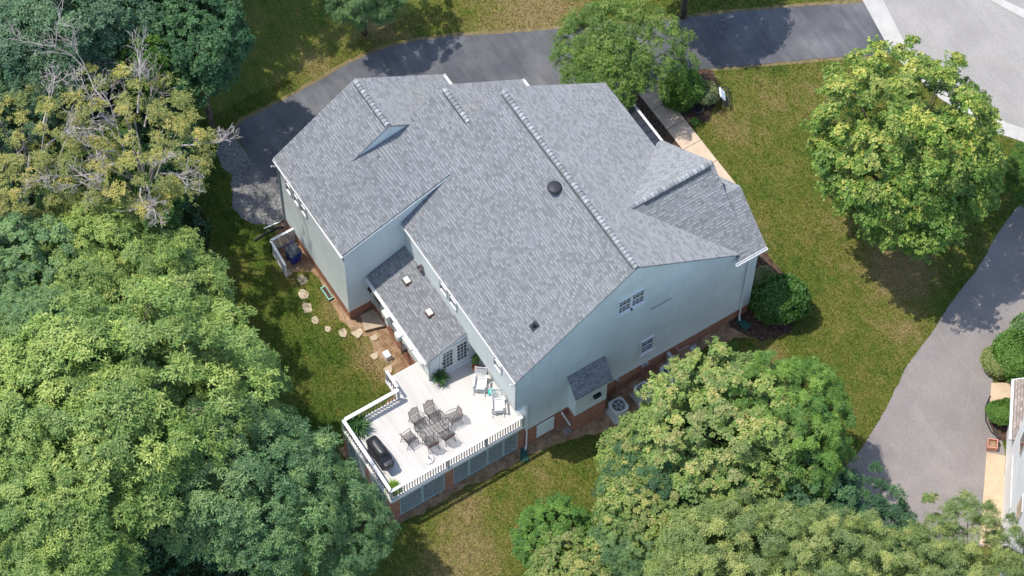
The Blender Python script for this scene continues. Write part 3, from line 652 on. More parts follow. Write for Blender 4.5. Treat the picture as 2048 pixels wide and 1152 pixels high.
# windows ------------------------------------------------
def window(o, u, n, wd, ht, cols=3, rows=2, sill=True, sashes=2, fr=0.06, name='window'):
    """o lower-left corner on the wall face, u along the wall, n outward"""
    o = Vector(o); u = Vector(u).normalized(); n = Vector(n).normalized(); z = Vector((0, 0, 1)); f = MB()
    def bar(a, b, t, d=0.05, off=0.02): f.beam(a+n*off, b+n*off, t, d, n) 
    for a, b in ((o, o+u*wd), (o+z*ht, o+z*ht+u*wd)): bar(a-u*fr/2, b+u*fr/2, fr, 0.07, 0.03)
    for a in (o, o+u*wd): bar(a, a+z*ht, fr, 0.07, 0.03)
    if sashes == 2: bar(o+z*ht/2, o+z*ht/2+u*wd, 0.05)
    for i in range(1, cols): bar(o+u*wd*i/cols, o+u*wd*i/cols+z*ht, 0.018, 0.02, 0.015)
    for j in range(1, rows*sashes):
        if sashes == 2 and j == rows: continue
        bar(o+z*ht*j/(rows*sashes), o+z*ht*j/(rows*sashes)+u*wd, 0.018, 0.02, 0.015)
    if sill: f.beam(o-z*0.05-u*0.08+n*0.06, o-z*0.05+u*(wd+0.08)+n*0.06, 0.10, 0.16, n)
    w_ = f.build(name, WHITE, H); g_ = MB(); g_.extr([o+n*0.006, o+u*wd+n*0.006, o+u*wd+z*ht+n*0.006, o+z*ht+n*0.006], -n*0.02)
    gl = g_.build('pane', GLASS, w_); return w_
Xn = (1, 0, 0); Yp = (0, 1, 0); Yn = (0, -1, 0)
window((0.0, 5.46, 7.62), Yp, Xn, 0.68, 1.18); window((0.0, 6.20, 7.62), Yp, Xn, 0.68, 1.18)
window((0.0, 7.03, 2.10), Yp, Xn, 0.72, 1.22, 2, 2)
for x in (-6.75, -5.9, -1.95): window((x, 0.0, 5.15), (1, 0, 0), Yn, 0.62, 1.1, 1, 1, sill=False, fr=.035)
for x in (-15.65, -14.9, -14.2): window((x, -3.3, 4.70), (1, 0, 0), Yn, 0.5, 1.2, 1, 1, sill=False, fr=.035)
for x in (-7.75, -6.85, -5.95): window((x, -2.0, 2.0), (1, 0, 0), Yn, 0.68, 1.2, 2, 2)
# louvre strip
mb = MB()
for k in range(2): mb.box(0.0, 0.03, 7.41, 8.55, 6.20+k*.06, 6.235+k*.06)
mb.build('louvre_strip', simple('tan_metal', (0.32, 0.30, 0.26)), H)
# french doors on the sunroom end
for y0 in (-1.38, -0.58):
    f = MB(); x = -4.55; wd, z0, z1 = 0.72, 1.40, 3.42
    f.box(x, x+.05, y0, y0+.09, z0, z1); f.box(x, x+.05, y0+wd-.09, y0+wd, z0, z1); f.box(x, x+.047, y0+.09, y0+wd-.09, z1-.12, z1); f.box(x, x+.047, y0+.09, y0+wd-.09, z0, z0+.30)
    for i in (1, 2): y = y0+.09+(wd-.18)*i/3; f.box(x+.01, x+.035, y-.011, y+.011, z0+.3, z1-.12)
    for j in range(1, 5): z = z0+.3+(z1-z0-.42)*j/5; f.box(x+.012, x+.033, y0+.09, y0+wd-.09, z-.011, z+.011)
    d = f.build('french_door', WHITE, H); g_ = MB(); g_.box(x+.005, x+.014, y0+.08, y0+wd-.08, z0+.28, z1-.1); g_.build('pane', GLASS, d)
    k_ = MB(); k_.box(x+.05, x+.10, y0+(wd-.07 if y0 > -1 else .03), y0+(wd-.03 if y0 > -1 else .07), 2.3, 2.5); k_.build('handle', DARKM, d)
f = MB(); f.box(-4.55, -4.49, -1.47, -1.39, 1.36, 3.5); f.box(-4.55, -4.49, 0.15, 0.23, 1.36, 3.5); f.box(-4.55, -4.487, -1.47, .23, 3.44, 3.54); f.box(-4.55, -4.49, -.65, -.59, 1.40, 3.44); f.box(-4.55, -4.36, -1.5, .25, 1.34, 1.39); f.build('door_frame', WHITE, H)
# back door of the sunroom near the garage
f = MB(); f.box(-9.85, -9.0, -2.05, -2.0, 0.85, 2.85); d = f.build('back_door', GREYW, H); g_ = MB(); g_.box(-9.72, -9.13, -2.07, -2.05, 1.7, 2.7); g_.build('pane', GLASS, d)
f = MB(); f.box(-9.95, -9.86, -2.08, -2.0, 0.8, 2.95); f.box(-8.99, -8.9, -2.08, -2.0, 0.8, 2.95); f.build('door_frame', WHITE, H)
# chimney-like roof vents on the sunroom roof
for x, y in ((-8.45, -0.85), (-6.38, -0.85)):
    z = 3.44+(y+2.22)*.396; f = MB(); f.box(x-.20, x+.20, y-.17, y+.17, z-.08, z+.10); v_ = f.build('vent_box', BROWNW, H, bevel=.01); f = MB(); f.box(x-.19, x+.14, y-.14, y+.12, z+.101, z+.16); f.build('vent_cap', WHITE, v_, bevel=.012)
# round roof vent
ax, ay = -5.62, 5.55; az_ = zrear(ay)
f = MB(); f.lathe([(0.20, az_-.12), (0.22, az_+.10), (0.33, az_+.12), (0.345, az_+.22), (0.32, az_+.27), (0.22, az_+.30), (0.01, az_+.31)], ax, ay, 28); f.build('round_roof_vent', RUBBER, H, smooth=True)
f = MB(); x, y = -1.35, 1.72; z = zrear(y); f.hexa([(x-.18, y-.14, z-.14), (x+.18, y-.14, z-.14), (x+.18, y+.22, z+.12), (x-.18, y+.22, z+.12), (x-.18, y-.14, z-.08), (x+.18, y-.14, z-.08), (x+.18, y+.22, z+.18), (x-.18, y+.22, z+.18)]); f.lathe([(0.075, z-.05), (0.07, z+.22), (0.045, z+.24), (0.045, z+.50), (0.02, z+.50)], x, y, 12); f.build('pipe_vent', RUBBER, H)
f = MB(); x, y = -12.85, 0.35; z = 7.9; f.lathe([(0.12, z-.05), (0.06, z+.12), (0.05, z+.38), (0.02, z+.38)], x, y, 10); f.build('pipe_vent', RUBBER, H)
# lamps on the walls
f = MB(); f.box(-10.06, -10.02, -2.2, -2.08, 1.95, 2.2); f.beam((-10.02, -2.14, 2.15), (-9.9, -2.14, 2.2), .03, .03); f.lathe([(0.03, 2.22), (0.08, 2.18), (0.06, 1.98), (0.02, 1.95)], -9.88, -2.14, 10); f.build('wall_lamp', BRONZE, H)
f = MB(); f.box(-8.5, -8.32, -.06, 0, 4.62, 4.8); f.beam((-8.45, -.05, 4.7), (-8.5, -.25, 4.72), .12, .12); f.beam((-8.37, -.05, 4.7), (-8.28, -.25, 4.62), .12, .12); f.build('flood_light', BRONZE, H)
# gable fittings
f = MB(); f.box(0.0, 0.04, 1.18, 2.16, -0.62, 0.66); f.box(.04, .055, 1.22, 2.12, -.58, .62); f.build('crawl_door', SIDING, H)
f = MB(); f.box(0.62, 0.70, 3.95, 4.35, 1.75, 1.98); f.box(0.62, .82, 3.97, 4.33, 1.93, 1.98); f.box(.70, .72, 4.0, 4.3, 1.62, 1.80); f.build('fireplace_vent', DARKM, H)
f = MB(); f.tube([(0.0, 2.60, 0.62), (0.10, 2.60, 0.60), (0.42, 2.85, -0.35)], 0.045, 8); f.build('white_drain_pipe', WHITE, H)
f = MB(); f.box(0.0, 0.10, 5.72, 5.87, 0.62, 0.82); f.tube([(0.05, 5.8, .62), (0.05, 5.8, -.5)], .018, 6); f.build('meter_box', STEEL, H)
f = MB(); f.box(0.0, 0.12, 7.20, 7.36, 0.62, 0.84); f.box(0.0, 0.12, 7.42, 7.58, 0.62, 0.84); f.tube([(0.06, 7.28, .62), (0.06, 7.28, -.4)], .018, 6); f.build('meter_box', STEEL, H)
f = MB(); f.tube([(0.0, 9.3, .55), (.12, 9.3, .55), (.12, 9.3, .30), (.14, 9.9, .28), (.16, 10.0, .25), (.16, 10.05, -.1)], .022, 6); f.lathe([(.10, -.25), (.13, -.2), (.13, -.02), (.09, .02), (.03, .05)], .2, 10.12, 12); f.box(.1, .34, 10.2, 10.38, -.28, .0); f.build('gas_meter', STEEL, H, bevel=.01)
f = MB(); 
for k in range(5): f.box(.30+k*.055, .33+k*.055, 2.55, 2.85, ghf(.5, 2.7)+.03, ghf(.5, 2.7)+.07)
f.box(.28, .57, 2.53, 2.56, ghf(.5, 2.7)-.02, ghf(.5, 2.7)+.06); f.box(.28, .57, 2.84, 2.87, ghf(.5, 2.7)-.02, ghf(.5, 2.7)+.06)
tag(f.build('drain_grate', STEEL), 'small slatted metal grate on the ground below the white drain pipe', 'grate')
# boxes low on the sunroom wall
f = MB(); f.box(-8.55, -8.05, -2.32, -2.0, 2.05, 2.35); f.box(-8.45, -8.15, -2.22, -2.0, 1.2, 2.05); f.build('electric_meter', WHITE, H, bevel=.02)
f = MB(); f.box(-7.6, -7.25, -2.2, -2.0, 1.0, 1.45); f.build('utility_box', WHITE, H, bevel=.02)
f = MB(); f.tube([(-6.85, -2.1, 0.6), (-6.85, -2.25, .75), (-6.7, -2.28, .8)], .05, 8); f.box(-7.0, -6.7, -2.2, -2.0, .82, 1.1); f.build('hose_reel', BRONZE, H)
# metal porch roof
mb = MB(); mb.hexa([(-12.2, 12.1, 3.72), (-7.25, 12.1, 3.72), (-7.25, 14.25, 3.13), (-12.2, 14.25, 3.13), (-12.2, 12.1, 3.80), (-7.25, 12.1, 3.80), (-7.25, 14.25, 3.2), (-12.2, 14.25, 3.2)])
for k in range(11):
    x = -12.1+k*.475; mb.beam((x, 12.12, 3.81), (x, 14.24, 3.215), 0.03, 0.04)
mb.build('porch_roof', METR, H); gutter((-12.2, 14.27, 3.12), (-7.25, 14.27, 3.12), (0, 1, 0))
mb = MB()
for x in (-12.0, -9.8, -7.5): mb.box(x-.07, x+.07, 14.0, 14.14, 0.3, 3.1)
split(mb, 'porch_post', WHITE, H)
mb = MB(); mb.box(-12.2, -7.2, 12.1, 14.2, -0.1, 0.35); mb.build('porch_slab', CONC, H)

# ------------------------------------------------------------------ deck
ZD = 1.34
D = thing('deck', 'raised pale grey deck with white railing, brick piers and lattice skirt', 'deck', (-2.3, -3.5, 0))
mb = MB(); mb.box(-4.5, -0.05, -6.93, 0.50, ZD-.04, ZD); mb.box(-5.65, -4.5, -3.85, -2.02, ZD-.04, ZD); mb.box(-4.54, -0.05, -2.02, 0.5, ZD-.045, ZD-.001)
mb.build('deck_floor', DECK, D)
mb = MB(); mb.box(-4.53, -4.50, -6.95, -3.85, ZD-.22, ZD+.002); mb.box(-4.5, -.06, -6.96, -6.93, ZD-.22, ZD+.002); mb.box(-0.05, -0.02, -6.96, 0.50, ZD-.22, ZD+.002); mb.box(-5.65, -4.5, -3.88, -3.85, ZD-.2, ZD+.002); mb.box(-5.68, -5.65, -3.88, -2.02, ZD-.2, ZD+.002)
mb.build('rim_board', WHITE, D)
nbal = 0
def railing(p0, p1, step=0.135, cap=0.14):
    global nbal
    p0 = Vector(p0); p1 = Vector(p1); d = (p1-p0).normalized(); L = (p1-p0).length; z = Vector((0, 0, 1)); mb = MB()
    mb.beam(p0+z*.97, p1+z*.97, cap, .035); mb.beam(p0+z*.92, p1+z*.92, .04, .07)
    r = mb.build('railing', WHITE, D); q_ = MB(); q_.beam(p0+z*.10, p1+z*.10, .04, .07); q_.build('bottom_rail', WHITE, r); k = int(L/step)
    for i in range(1, k):
        q = p0+d*(L*i/k); b = MB(); b.beam(q+z*.13, q+z*.89, .036, .036, tuple(d)); b.build('baluster', BALM, r); nbal += 1
    return r
zd3 = ZD
railing((-0.09, -6.88, zd3), (-0.09, 0.45, zd3), 0.142); railing((-4.45, -6.88, zd3), (-0.09, -6.88, zd3), 0.165, 0.16); railing((-4.45, -6.8, zd3), (-4.45, -3.85, zd3), 0.17, 0.18)
railing((-5.6, -3.8, zd3), (-4.6, -3.8, zd3), 0.17)
mb = MB()
for x, y in ((-.09, -6.88), (-.09, -3.75), (-.09, -1.65), (-.09, .42), (-2.4, -6.88), (-4.45, -6.88), (-4.45, -3.85), (-5.6, -3.8)): mb.box(x-.055, x+.055, y-.055, y+.055, ZD-.25, ZD+.955)
split(mb, 'railing_post', GREYW, D)
for x0, x1, y0, y1 in ((-0.45, -0.02, -6.95, -6.50), (-0.45, -0.02, -4.0, -3.52), (-2.45, -2.05, -6.95, -6.55), (-4.52, -4.15, -6.95, -6.55), (-.4, -.02, .12, .5)):
    mb = MB(); mb.box(x0, x1, y0, y1, -1.6, ZD-.24); mb.build('brick_pier', BRICK, D)
def lattice(p0, u, L, z0, z1, n, mt=LATT, sp=0.165, parent=D, frame=0.06, name='lattice_panel', th=0.008, wd=0.045):
    p0 = Vector(p0); u = Vector(u).normalized(); n = Vector(n).normalized(); Hh = z1-z0; mb = MB()
    def P(a, b, o_): return p0+u*a+Vector((0, 0, z0+b-p0.z))+n*o_
    k = int((L+Hh)/(sp*1.414))
    for i in range(-k, k+1):
        c = i*sp*1.414
        for sgn in (1, -1):
            # line b = sgn*(a) + c
            pts = []
            if sgn == 1:
                a0 = max(0, -c); a1 = min(L, Hh-c); 
                if a1-a0 < 0.02: continue
                A, B = (a0, a0+c), (a1, a1+c)
            else:
                cc = c; a0 = max(0, cc-Hh); a1 = min(L, cc)
                if a1-a0 < 0.02: continue
                A, B = (a0, cc-a0), (a1, cc-a1)
            mb.beam(P(A[0], A[1], th*(0.5 if sgn == 1 else -0.7)), P(B[0], B[1], th*(0.5 if sgn == 1 else -0.7)), wd, th, tuple(n))
    for a, b in (((0, 0), (L, 0)), ((0, Hh), (L, Hh)), ((0, 0), (0, Hh)), ((L, 0), (L, Hh))): mb.beam(P(a[0], a[1], .015), P(b[0], b[1], .015), frame, .03, tuple(n))
    return mb.build(name, mt, parent)
zt = ZD-.26
for y0, y1 in ((-6.48, -5.28), (-5.22, -4.04), (-3.5, -2.66), (-2.60, -1.62), (-1.56, -.72), (-.66, .10)):
    lattice((-.06, y0, 0), (0, 1, 0), y1-y0, -0.70, zt, (1, 0, 0))
for x0, x1 in ((-4.12, -3.32), (-3.26, -2.48), (-2.02, -1.26), (-1.2, -.48)):
    lattice((x0, -6.91, 0), (1, 0, 0), x1-x0, -0.72, zt, (0, -1, 0))
lattice((-4.48, -6.5, 0), (0, 1, 0), 2.6, -.45, zt, (-1, 0, 0))

# ------------------------------------------------------------------ deck furniture
def chair_mesh(root):
    r = .013; mb = MB()
    for s in (-1, 1):
        mb.tube([(s*.27, -.27, 0), (s*.27, -.26, .40), (s*.27, -.25, .62), (s*.265, -.05, .665), (s*.25, .22, .63)], r, 6)
        mb.tube([(s*.24, .30, 0), (s*.235, .24, .25), (s*.235, .22, .43), (s*.235, .28, .75), (s*.225, .34, .90)], r, 6)
        mb.tube([(s*.27, -.27, .14), (s*.1, 0, .17), (s*.24, .27, .14)], r*.8, 5)
    local(mb.build('frame', BRONZE, root))
    mb = MB(); mb.tube([(-.25, -.25, .43), (.25, -.25, .43), (.24, .22, .43), (-.24, .22, .43)], r, 6, close=True)
    for i in range(1, 14): x = -.24+.48*i/14; mb.beam((x, -.24, .43), (x, .21, .43), .018, .006)
    for i in range(1, 7): y = -.24+.46*i/7; mb.beam((-.24, y, .424), (.24, y, .424), .012, .005)
    local(mb.build('seat', BRONZE, root))
    mb = MB(); arc = [(-.235, .235, .52)]+[(x, .28+.06*(1-abs(x)/.24), .80+.16*math.cos(x/.24*PI/2)) for x in (-.23, -.15, -.07, 0, .07, .15, .23)]+[(.235, .235, .52)]
    mb.tube(arc, r, 6, close=True)
    def B(a, b): return (a, .235+.085*(b-.52)/.4, b)
    for i in range(-7, 12):
        for s in (1, -1):
            pts = []
            for t in np.linspace(-.23, .23, 24):
                b = .52+ (s*t)*1.0+i*.07
                top = .80+.16*math.cos(t/.24*PI/2)
                if .52 <= b <= top: pts.append(B(t, b))
            if len(pts) > 1: mb.beam(pts[0], pts[-1], .016, .006, (0, 1, 0))
    local(mb.build('backrest', REDW2, root))
CX, CY = -2.15, -3.40
spec = [(-2.86, -3.78, PI/2+.05, 'lattice-back iron dining chair behind the table, nearer the fern end'), (-2.82, -2.98, PI/2-.03, 'lattice-back iron dining chair behind the table, nearer the house doors'),
        (-2.02, -2.22, PI*0-.1, 'iron dining chair at the table end nearest the rocking chairs'), (-2.22, -4.60, PI+.1, 'iron dining chair at the table end nearest the covered grill'),
        (-1.48, -3.85, -PI/2-.06, 'iron dining chair on the lattice-skirt side of the table, nearer the grill'), (-1.42, -3.02, -PI/2+.05, 'iron dining chair on the lattice-skirt side of the table, nearer the house')]
ch0 = None
for x, y, rz, lab in spec:
    # chair faces local -y: the back stands at +y
    if ch0 is None:
        ch0 = thing('dining_chair', lab, 'chair', (x, y, ZD), 'iron chairs round the patio table', rz); chair_mesh(ch0); ch0.scale = (1.12, 1.12, 1.08)
    else: dup_tree(ch0, lab, None, (x, y, ZD), rz)
T = thing('patio_table', 'long dark iron patio table with a slatted see-through top', 'table', (CX, CY, ZD), rz=0.03)
mb = MB(); out = []
for i in range(40):
    t = 2*PI*i/40; c, s_ = math.cos(t), math.sin(t); out.append((.46*math.copysign(abs(c)**.35, c), .80*math.copysign(abs(s_)**.35, s_), .72))
mb.tube(out, .015, 6, close=True); mb.tube([(x*.62, y*.72, .715) for x, y, z in out], .008, 5, close=True)
for i in range(-9, 10):
    x = i*.046; yl = .80*(1-abs(x/.46)**5.7)**(1/5.7) if abs(x) < .46 else 0
    mb.beam((x, -yl, .716), (x, yl, .716), .014, .006)
for i in range(-4, 5):
    y = i*.17; xl = .46*(1-abs(y/.80)**5.7)**(1/5.7); mb.beam((-xl, y, .71), (xl, y, .71), .016, .006)
local(mb.build('tabletop', BRONZE, T))
for sx in (-1, 1):
    for sy in (-1, 1):
        mb = MB(); mb.tube([(sx*.36, sy*.62, 0), (sx*.30, sy*.52, .2), (sx*.22, sy*.46, .45), (sx*.34, sy*.60, .70)], .017, 6)
        mb.tube([(sx*.30+.06*math.cos(a), sy*.52+.06*math.sin(a), .42) for a in np.linspace(0, 5.5, 12)], .009, 5); local(mb.build('leg', BRONZE, T))
# rocking chairs
def rocker(root):
    for s in (-1, 1):
        mb = MB(); mb.tube([(s*.27, y, .03+.10*(y/.48)**2) for y in np.linspace(-.48, .52, 9)], .022, 6); local(mb.build('rocker_rail', WHITE, root))
        mb = MB(); mb.beam((s*.27, -.27, .05), (s*.27, -.27, .66), .05, .05); mb.beam((s*.26, .24, .05), (s*.26, .52, 1.13), .045, .045); mb.beam((s*.29, -.33, .67), (s*.28, .33, .66), .10, .03, (0, 0, 1)); local(mb.build('leg_and_arm', WHITE, root))
    mb = MB()
    for i in range(8): y = -.29+i*.075; mb.beam((-.26, y, .43-.05*(i/7)), (.26, y, .43-.05*(i/7)), .062, .022, (0, 0, 1))
    mb.beam((-.27, -.30, .38), (.27, -.30, .38), .03, .07); mb.beam((-.27, -.29, .2), (.27, -.29, .2), .03, .03); mb.beam((-.27, -.28, .12), (.27, -.28, .12), .03, .03)
    local(mb.build('seat', WHITE, root))
    mb = MB()
    for i in range(7): x = -.21+i*.07; mb.beam((x, .27, .42), (x, .50, 1.04), .045, .016, (0, 1, 0))
    mb.beam((-.26, .51, 1.07), (.26, .51, 1.07), .02, .13, (0, -.3, 1)); mb.beam((-.26, .28, .47), (.26, .28, .47), .025, .06, (0, -.3, 1)); local(mb.build('backrest', WHITE, root))
R1 = thing('rocking_chair', 'white slatted rocking chair closer to the french doors', 'chair', (-2.92, -.22, ZD), 'white rocking chairs', math.radians(52)); rocker(R1)
dup_tree(R1, 'white slatted rocking chair nearest the deck corner by the gable wall', None, (-1.50, -.12, ZD), math.radians(62))
f = MB(); f.lathe([(.12, ZD), (.155, ZD+.05), (.185, ZD+.22), (.155, ZD+.40), (.12, ZD+.43), (.01, ZD+.44)], -2.28, .05, 24)
tag(f.build('garden_stool', TEAL, smooth=True), 'small turquoise ceramic stool between the white rocking chairs', 'stool')
# umbrella base
f = MB(); f.lathe([(.25, ZD), (.26, ZD+.05), (.20, ZD+.09), (.05, ZD+.11), (.04, ZD+.11)], -.95, -4.3, 28); ub = thing('umbrella_base', 'round white umbrella base standing alone by the front railing', 'umbrella base', (-.95, -4.3, ZD)); f.build('base_plate', WHITE, ub, smooth=True)
f = MB(); f.tube([(-.95, -4.3, ZD+.1), (-.95, -4.3, ZD+.42)], .028, 10); f.tube([(-.92, -4.3, ZD+.3), (-.83, -4.3, ZD+.3)], .015, 6); f.build('socket', DARKM, ub)
# covered grill
G = thing('grill', 'barbecue grill under a fitted black cover beside the long railing', 'grill', (-2.28, -6.22, ZD), rz=.04)
def loft(rings, name, mt, parent, smooth=True):
    mb = MB(); n = len(rings[0]); 
    for r in rings: mb.v += [tuple(p) for p in r]
    for i in range(len(rings)-1):
        for j in range(n): j2 = (j+1) % n; mb.f.append((i*n+j, i*n+j2, (i+1)*n+j2, (i+1)*n+j)); mb.uv.append(None)
    mb.f.append(tuple(reversed(range(n)))); mb.f.append(tuple((len(rings)-1)*n+j for j in range(n))); mb.uv += [None, None]
    return local(mb.build(name, mt, parent, smooth))
def rr(a, b, z, p=5, n=40, wob=0, ph=0, dx=0, dy=0):
    o_ = []
    for j in range(n):
        t = 2*PI*j/n; c, s_ = math.cos(t), math.sin(t); k = 1+wob*math.sin(5*t+ph)
        o_.append((dx+a*k*math.copysign(abs(c)**(2/p), c), dy+b*k*math.copysign(abs(s_)**(2/p), s_), z))
    return o_
loft([rr(.72, .30, .10, 5, wob=.02), rr(.72, .30, .5, 5, wob=.012, ph=1), rr(.76, .31, .78, 6), rr(.77, .32, .86, 6), rr(.55, .30, .90, 5, dx=-.02), rr(.50, .28, 1.08, 4, dx=-.02), rr(.45, .20, 1.20, 3.5, dx=-.02), rr(.40, .08, 1.24, 3, dx=-.02)], 'cover', BLACKC, G)
loft([rr(.16, .26, .55, 4, dx=.82, wob=.05), rr(.17, .27, .8, 5, dx=.82, wob=.06), rr(.16, .25, .86, 4, dx=.82), rr(.1, .2, .87, 4, dx=.82)], 'side_shelf', BLACKC, G)
f = MB(); f.box(.28, .44, .285, .29, .9, .95); local(f.build('badge', STEEL, G))
for sx in (-.6, .6):
    f = MB(); f.tube([(sx, -.28, .07), (sx, .28, .07)], .06, 10); local(f.build('wheel', RUBBER, G))

# plants helper ------------------------------------------------
def leaf_cloud(pos, axis, L, W, k, r, spread=(0.0, 0.7), droop=0.25, tipv=None, cv=None, fold=0.1, lr=0.35):
    """rosettes of k rhombic leaves at pos (n,3) with axes (n,3)"""
    n = len(pos); axis = axis/np.linalg.norm(axis, axis=1, keepdims=True)
    t1 = np.cross(axis, r.normal(size=(n, 3))); t1 /= np.linalg.norm(t1, axis=1, keepdims=True); t2 = np.cross(axis, t1)
    out = []; tint = []
    for i in range(k):
        th = 2*PI*i/k+r.uniform(-.5, .5, n); rise = r.uniform(spread[0], spread[1], n)
        d = t1*np.cos(th)[:, None]+t2*np.sin(th)[:, None]+axis*rise[:, None]; d /= np.linalg.norm(d, axis=1, keepdims=True)
        side = np.cross(d, axis); side += .25*r.normal(size=(n, 3)); side -= d*np.sum(side*d, 1, keepdims=True); side /= np.linalg.norm(side, axis=1, keepdims=True)
        l = L*(1+lr*r.uniform(-1, 1, n))[:, None]; w_ = W*(1+.3*r.uniform(-1, 1, n))[:, None]; p0 = pos+d*l*.08
        dn = np.array([0, 0, -1.0])[None]*l*droop
        q = np.stack([p0, p0+d*l*.5+side*w_*.5-dn*(-.0)+dn*.15, p0+d*l+dn, p0+d*l*.5-side*w_*.5+dn*.15], 1)
        out.append(q.reshape(-1, 3)); lv = r.uniform(0, 1, n)
        tv = (tipv if tipv is not None else np.zeros(n)); c_ = (cv if cv is not None else r.uniform(0, 1, n))
        tint.append(np.repeat(np.stack([lv, np.clip(tv+r.normal(0, .15, n), 0, 1), c_], -1), 4, 0))
    return np.concatenate(out), np.concatenate(tint)
def crown_mesh(name, seed, R=(4, 4, 3.2), ncl=170, cr=0.85, per=70, L=0.17, W=0.075, k=5, flat=0.35, inner=0.25, droop=0.25, lob=0.2, armk=.36, low=-0.35, spread=(0.0, 0.7), tight=0.0):
    r = np.random.default_rng(seed); R = np.array(R)
    d = r.normal(size=(ncl*6, 3)); d /= np.linalg.norm(d, axis=1, keepdims=True); d = d[d[:, 2] > low]
    # spread the clumps evenly: greedy farthest choice in batches
    ch = [0]; dist = np.full(len(d), 9.0)
    for _ in range(min(ncl, len(d))-1):
        dist = np.minimum(dist, np.linalg.norm(d-d[ch[-1]], axis=1)+r.uniform(0, .03, len(d))); ch.append(int(np.argmax(dist)))
    d = d[ch]; f = np.ones(len(d))
    for _ in range(7):
        q = r.normal(size=3); q /= np.linalg.norm(q); f += lob*np.clip((d@q-.45)*1.8, 0, 1)*r.uniform(-1.0, 1, 1)
    na = 20; arm = r.normal(size=(na*5, 3)); arm /= np.linalg.norm(arm, axis=1, keepdims=True); arm = arm[arm[:, 2] > low*.6][:na]; al = r.uniform(.95, 1.22, len(arm))
    near = np.max(d@arm.T-(1-al)[None], axis=1); f *= 1.08-armk+armk*np.clip((near-.80)/.2, 0, 1); f *= np.where(r.uniform(0, 1, len(d)) < .3, r.uniform(.70, .86, len(d)), r.uniform(.90, 1.10, len(d))); c1 = d*f[:, None]*R
    ni = int(ncl*inner); di = d[r.integers(0, len(d), ni)]; c2 = di*R*r.uniform(.45, .75, (ni, 1))
    cs = np.concatenate([c1, c2]); ds = np.concatenate([d, di]); nc = len(cs)
    ax = ds*np.array([.55, .55, .3])+np.array([0, 0, 1.0]); ax += r.normal(0, .16, ax.shape); ax /= np.linalg.norm(ax, axis=1, keepdims=True)
    crs = cr*r.uniform(.65, 1.3, nc)
    idx = np.repeat(np.arange(nc), per); n = len(idx); A = ax[idx]; t1 = np.cross(A, [0.3, 1, .2]); t1 /= np.linalg.norm(t1, axis=1, keepdims=True); t2 = np.cross(A, t1)
    u = np.sqrt(r.uniform(0, 1, n)); th = r.uniform(0, 2*PI, n)
    # ragged clump outline
    ph = r.uniform(0, 6.28, nc)[idx]; rad = crs[idx]*u*(1+.32*np.sin(3*th+ph)+.22*np.sin(5*th+2*ph)+.10*np.sin(11*th+ph))*np.where(r.uniform(0, 1, n) < .06, 1.35, 1); hgt = -flat*crs[idx]*u**2*1.3+r.normal(0, .16, n)*crs[idx]
    pos = cs[idx]+t1*(rad*np.cos(th))[:, None]+t2*(rad*np.sin(th))[:, None]+A*hgt[:, None]
    outw = t1*np.cos(th)[:, None]*u[:, None]+t2*np.sin(th)[:, None]*u[:, None]
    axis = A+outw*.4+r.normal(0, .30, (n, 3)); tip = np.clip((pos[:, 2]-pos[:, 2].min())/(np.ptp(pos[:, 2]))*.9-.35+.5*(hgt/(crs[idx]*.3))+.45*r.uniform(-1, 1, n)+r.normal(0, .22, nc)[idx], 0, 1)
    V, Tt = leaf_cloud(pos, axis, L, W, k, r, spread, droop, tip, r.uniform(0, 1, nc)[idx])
    me = raw_mesh(name, V, 4, [('tint', 'FLOAT_VECTOR', Tt)]); return me, cs[:len(c1)]
CROWN = {}
def variant(key, *a, **k): CROWN[key] = crown_mesh(*a, **k)
variant('oakA', 'crown', 11, ncl=165, cr=.60, per=76, L=.20, W=.07, k=5, flat=.22, lob=.4)
variant('oakB', 'crown', 12, ncl=150, cr=.64, per=80, L=.20, W=.07, k=5, flat=.18, lob=.45)
variant('oakC', 'crown', 13, ncl=175, cr=.57, per=70, L=.19, W=.065, k=5, flat=.25, lob=.4)
variant('sparse', 'crown', 14, ncl=78, cr=.52, per=58, L=.17, W=.066, k=5, flat=.2, inner=.08, lob=.35)
variant('mapA', 'crown', 15, ncl=260, cr=.44, per=66, L=.135, W=.105, k=4, flat=.2, lob=.22, armk=.18, R=(4, 4, 4))
variant('mapB', 'crown', 16, ncl=230, cr=.46, per=70, L=.14, W=.11, k=4, flat=.25, lob=.4)
variant('feaA', 'crown', 17, ncl=205, cr=.5, per=74, L=.19, W=.045, k=6, flat=.3, lob=.4)
variant('cheA', 'crown', 18, ncl=260, cr=.52, per=80, L=.11, W=.055, k=4, flat=.5, lob=.4, droop=.5, spread=(-.2, .5))
def ball_mesh(seed, n=5200, L=.10, W=.05, k=4, rough=.26, R=1.0):
    r = np.random.default_rng(seed); d = r.normal(size=(n, 3)); d /= np.linalg.norm(d, axis=1, keepdims=True); d = d[d[:, 2] > -.75]; f = np.ones(len(d))
    for _ in range(16): q = r.normal(size=3); q /= np.linalg.norm(q); f += rough*np.clip((d@q-.55)*2.6, 0, 1)*r.uniform(-1, 1)
    f *= 1-np.abs(r.normal(0, .10, len(d)))+.05*np.sin(9*d[:, 0]+4*d[:, 1])*np.sin(8*d[:, 2]+5*d[:, 1]); pos = d*f[:, None]*R
    V, T_ = leaf_cloud(pos, d+r.normal(0, .45, d.shape)+[0, 0, .25], L, W, k, r, (0, .8), .1, np.clip(r.uniform(-.2, 1, len(d)), 0, 1), None); return raw_mesh('foliage', V, 4, [('tint', 'FLOAT_VECTOR', T_)])
BALL = [ball_mesh(31), ball_mesh(32, 6500, .08, .05), ball_mesh(33, 3800, .15, .055, 5, .4)]
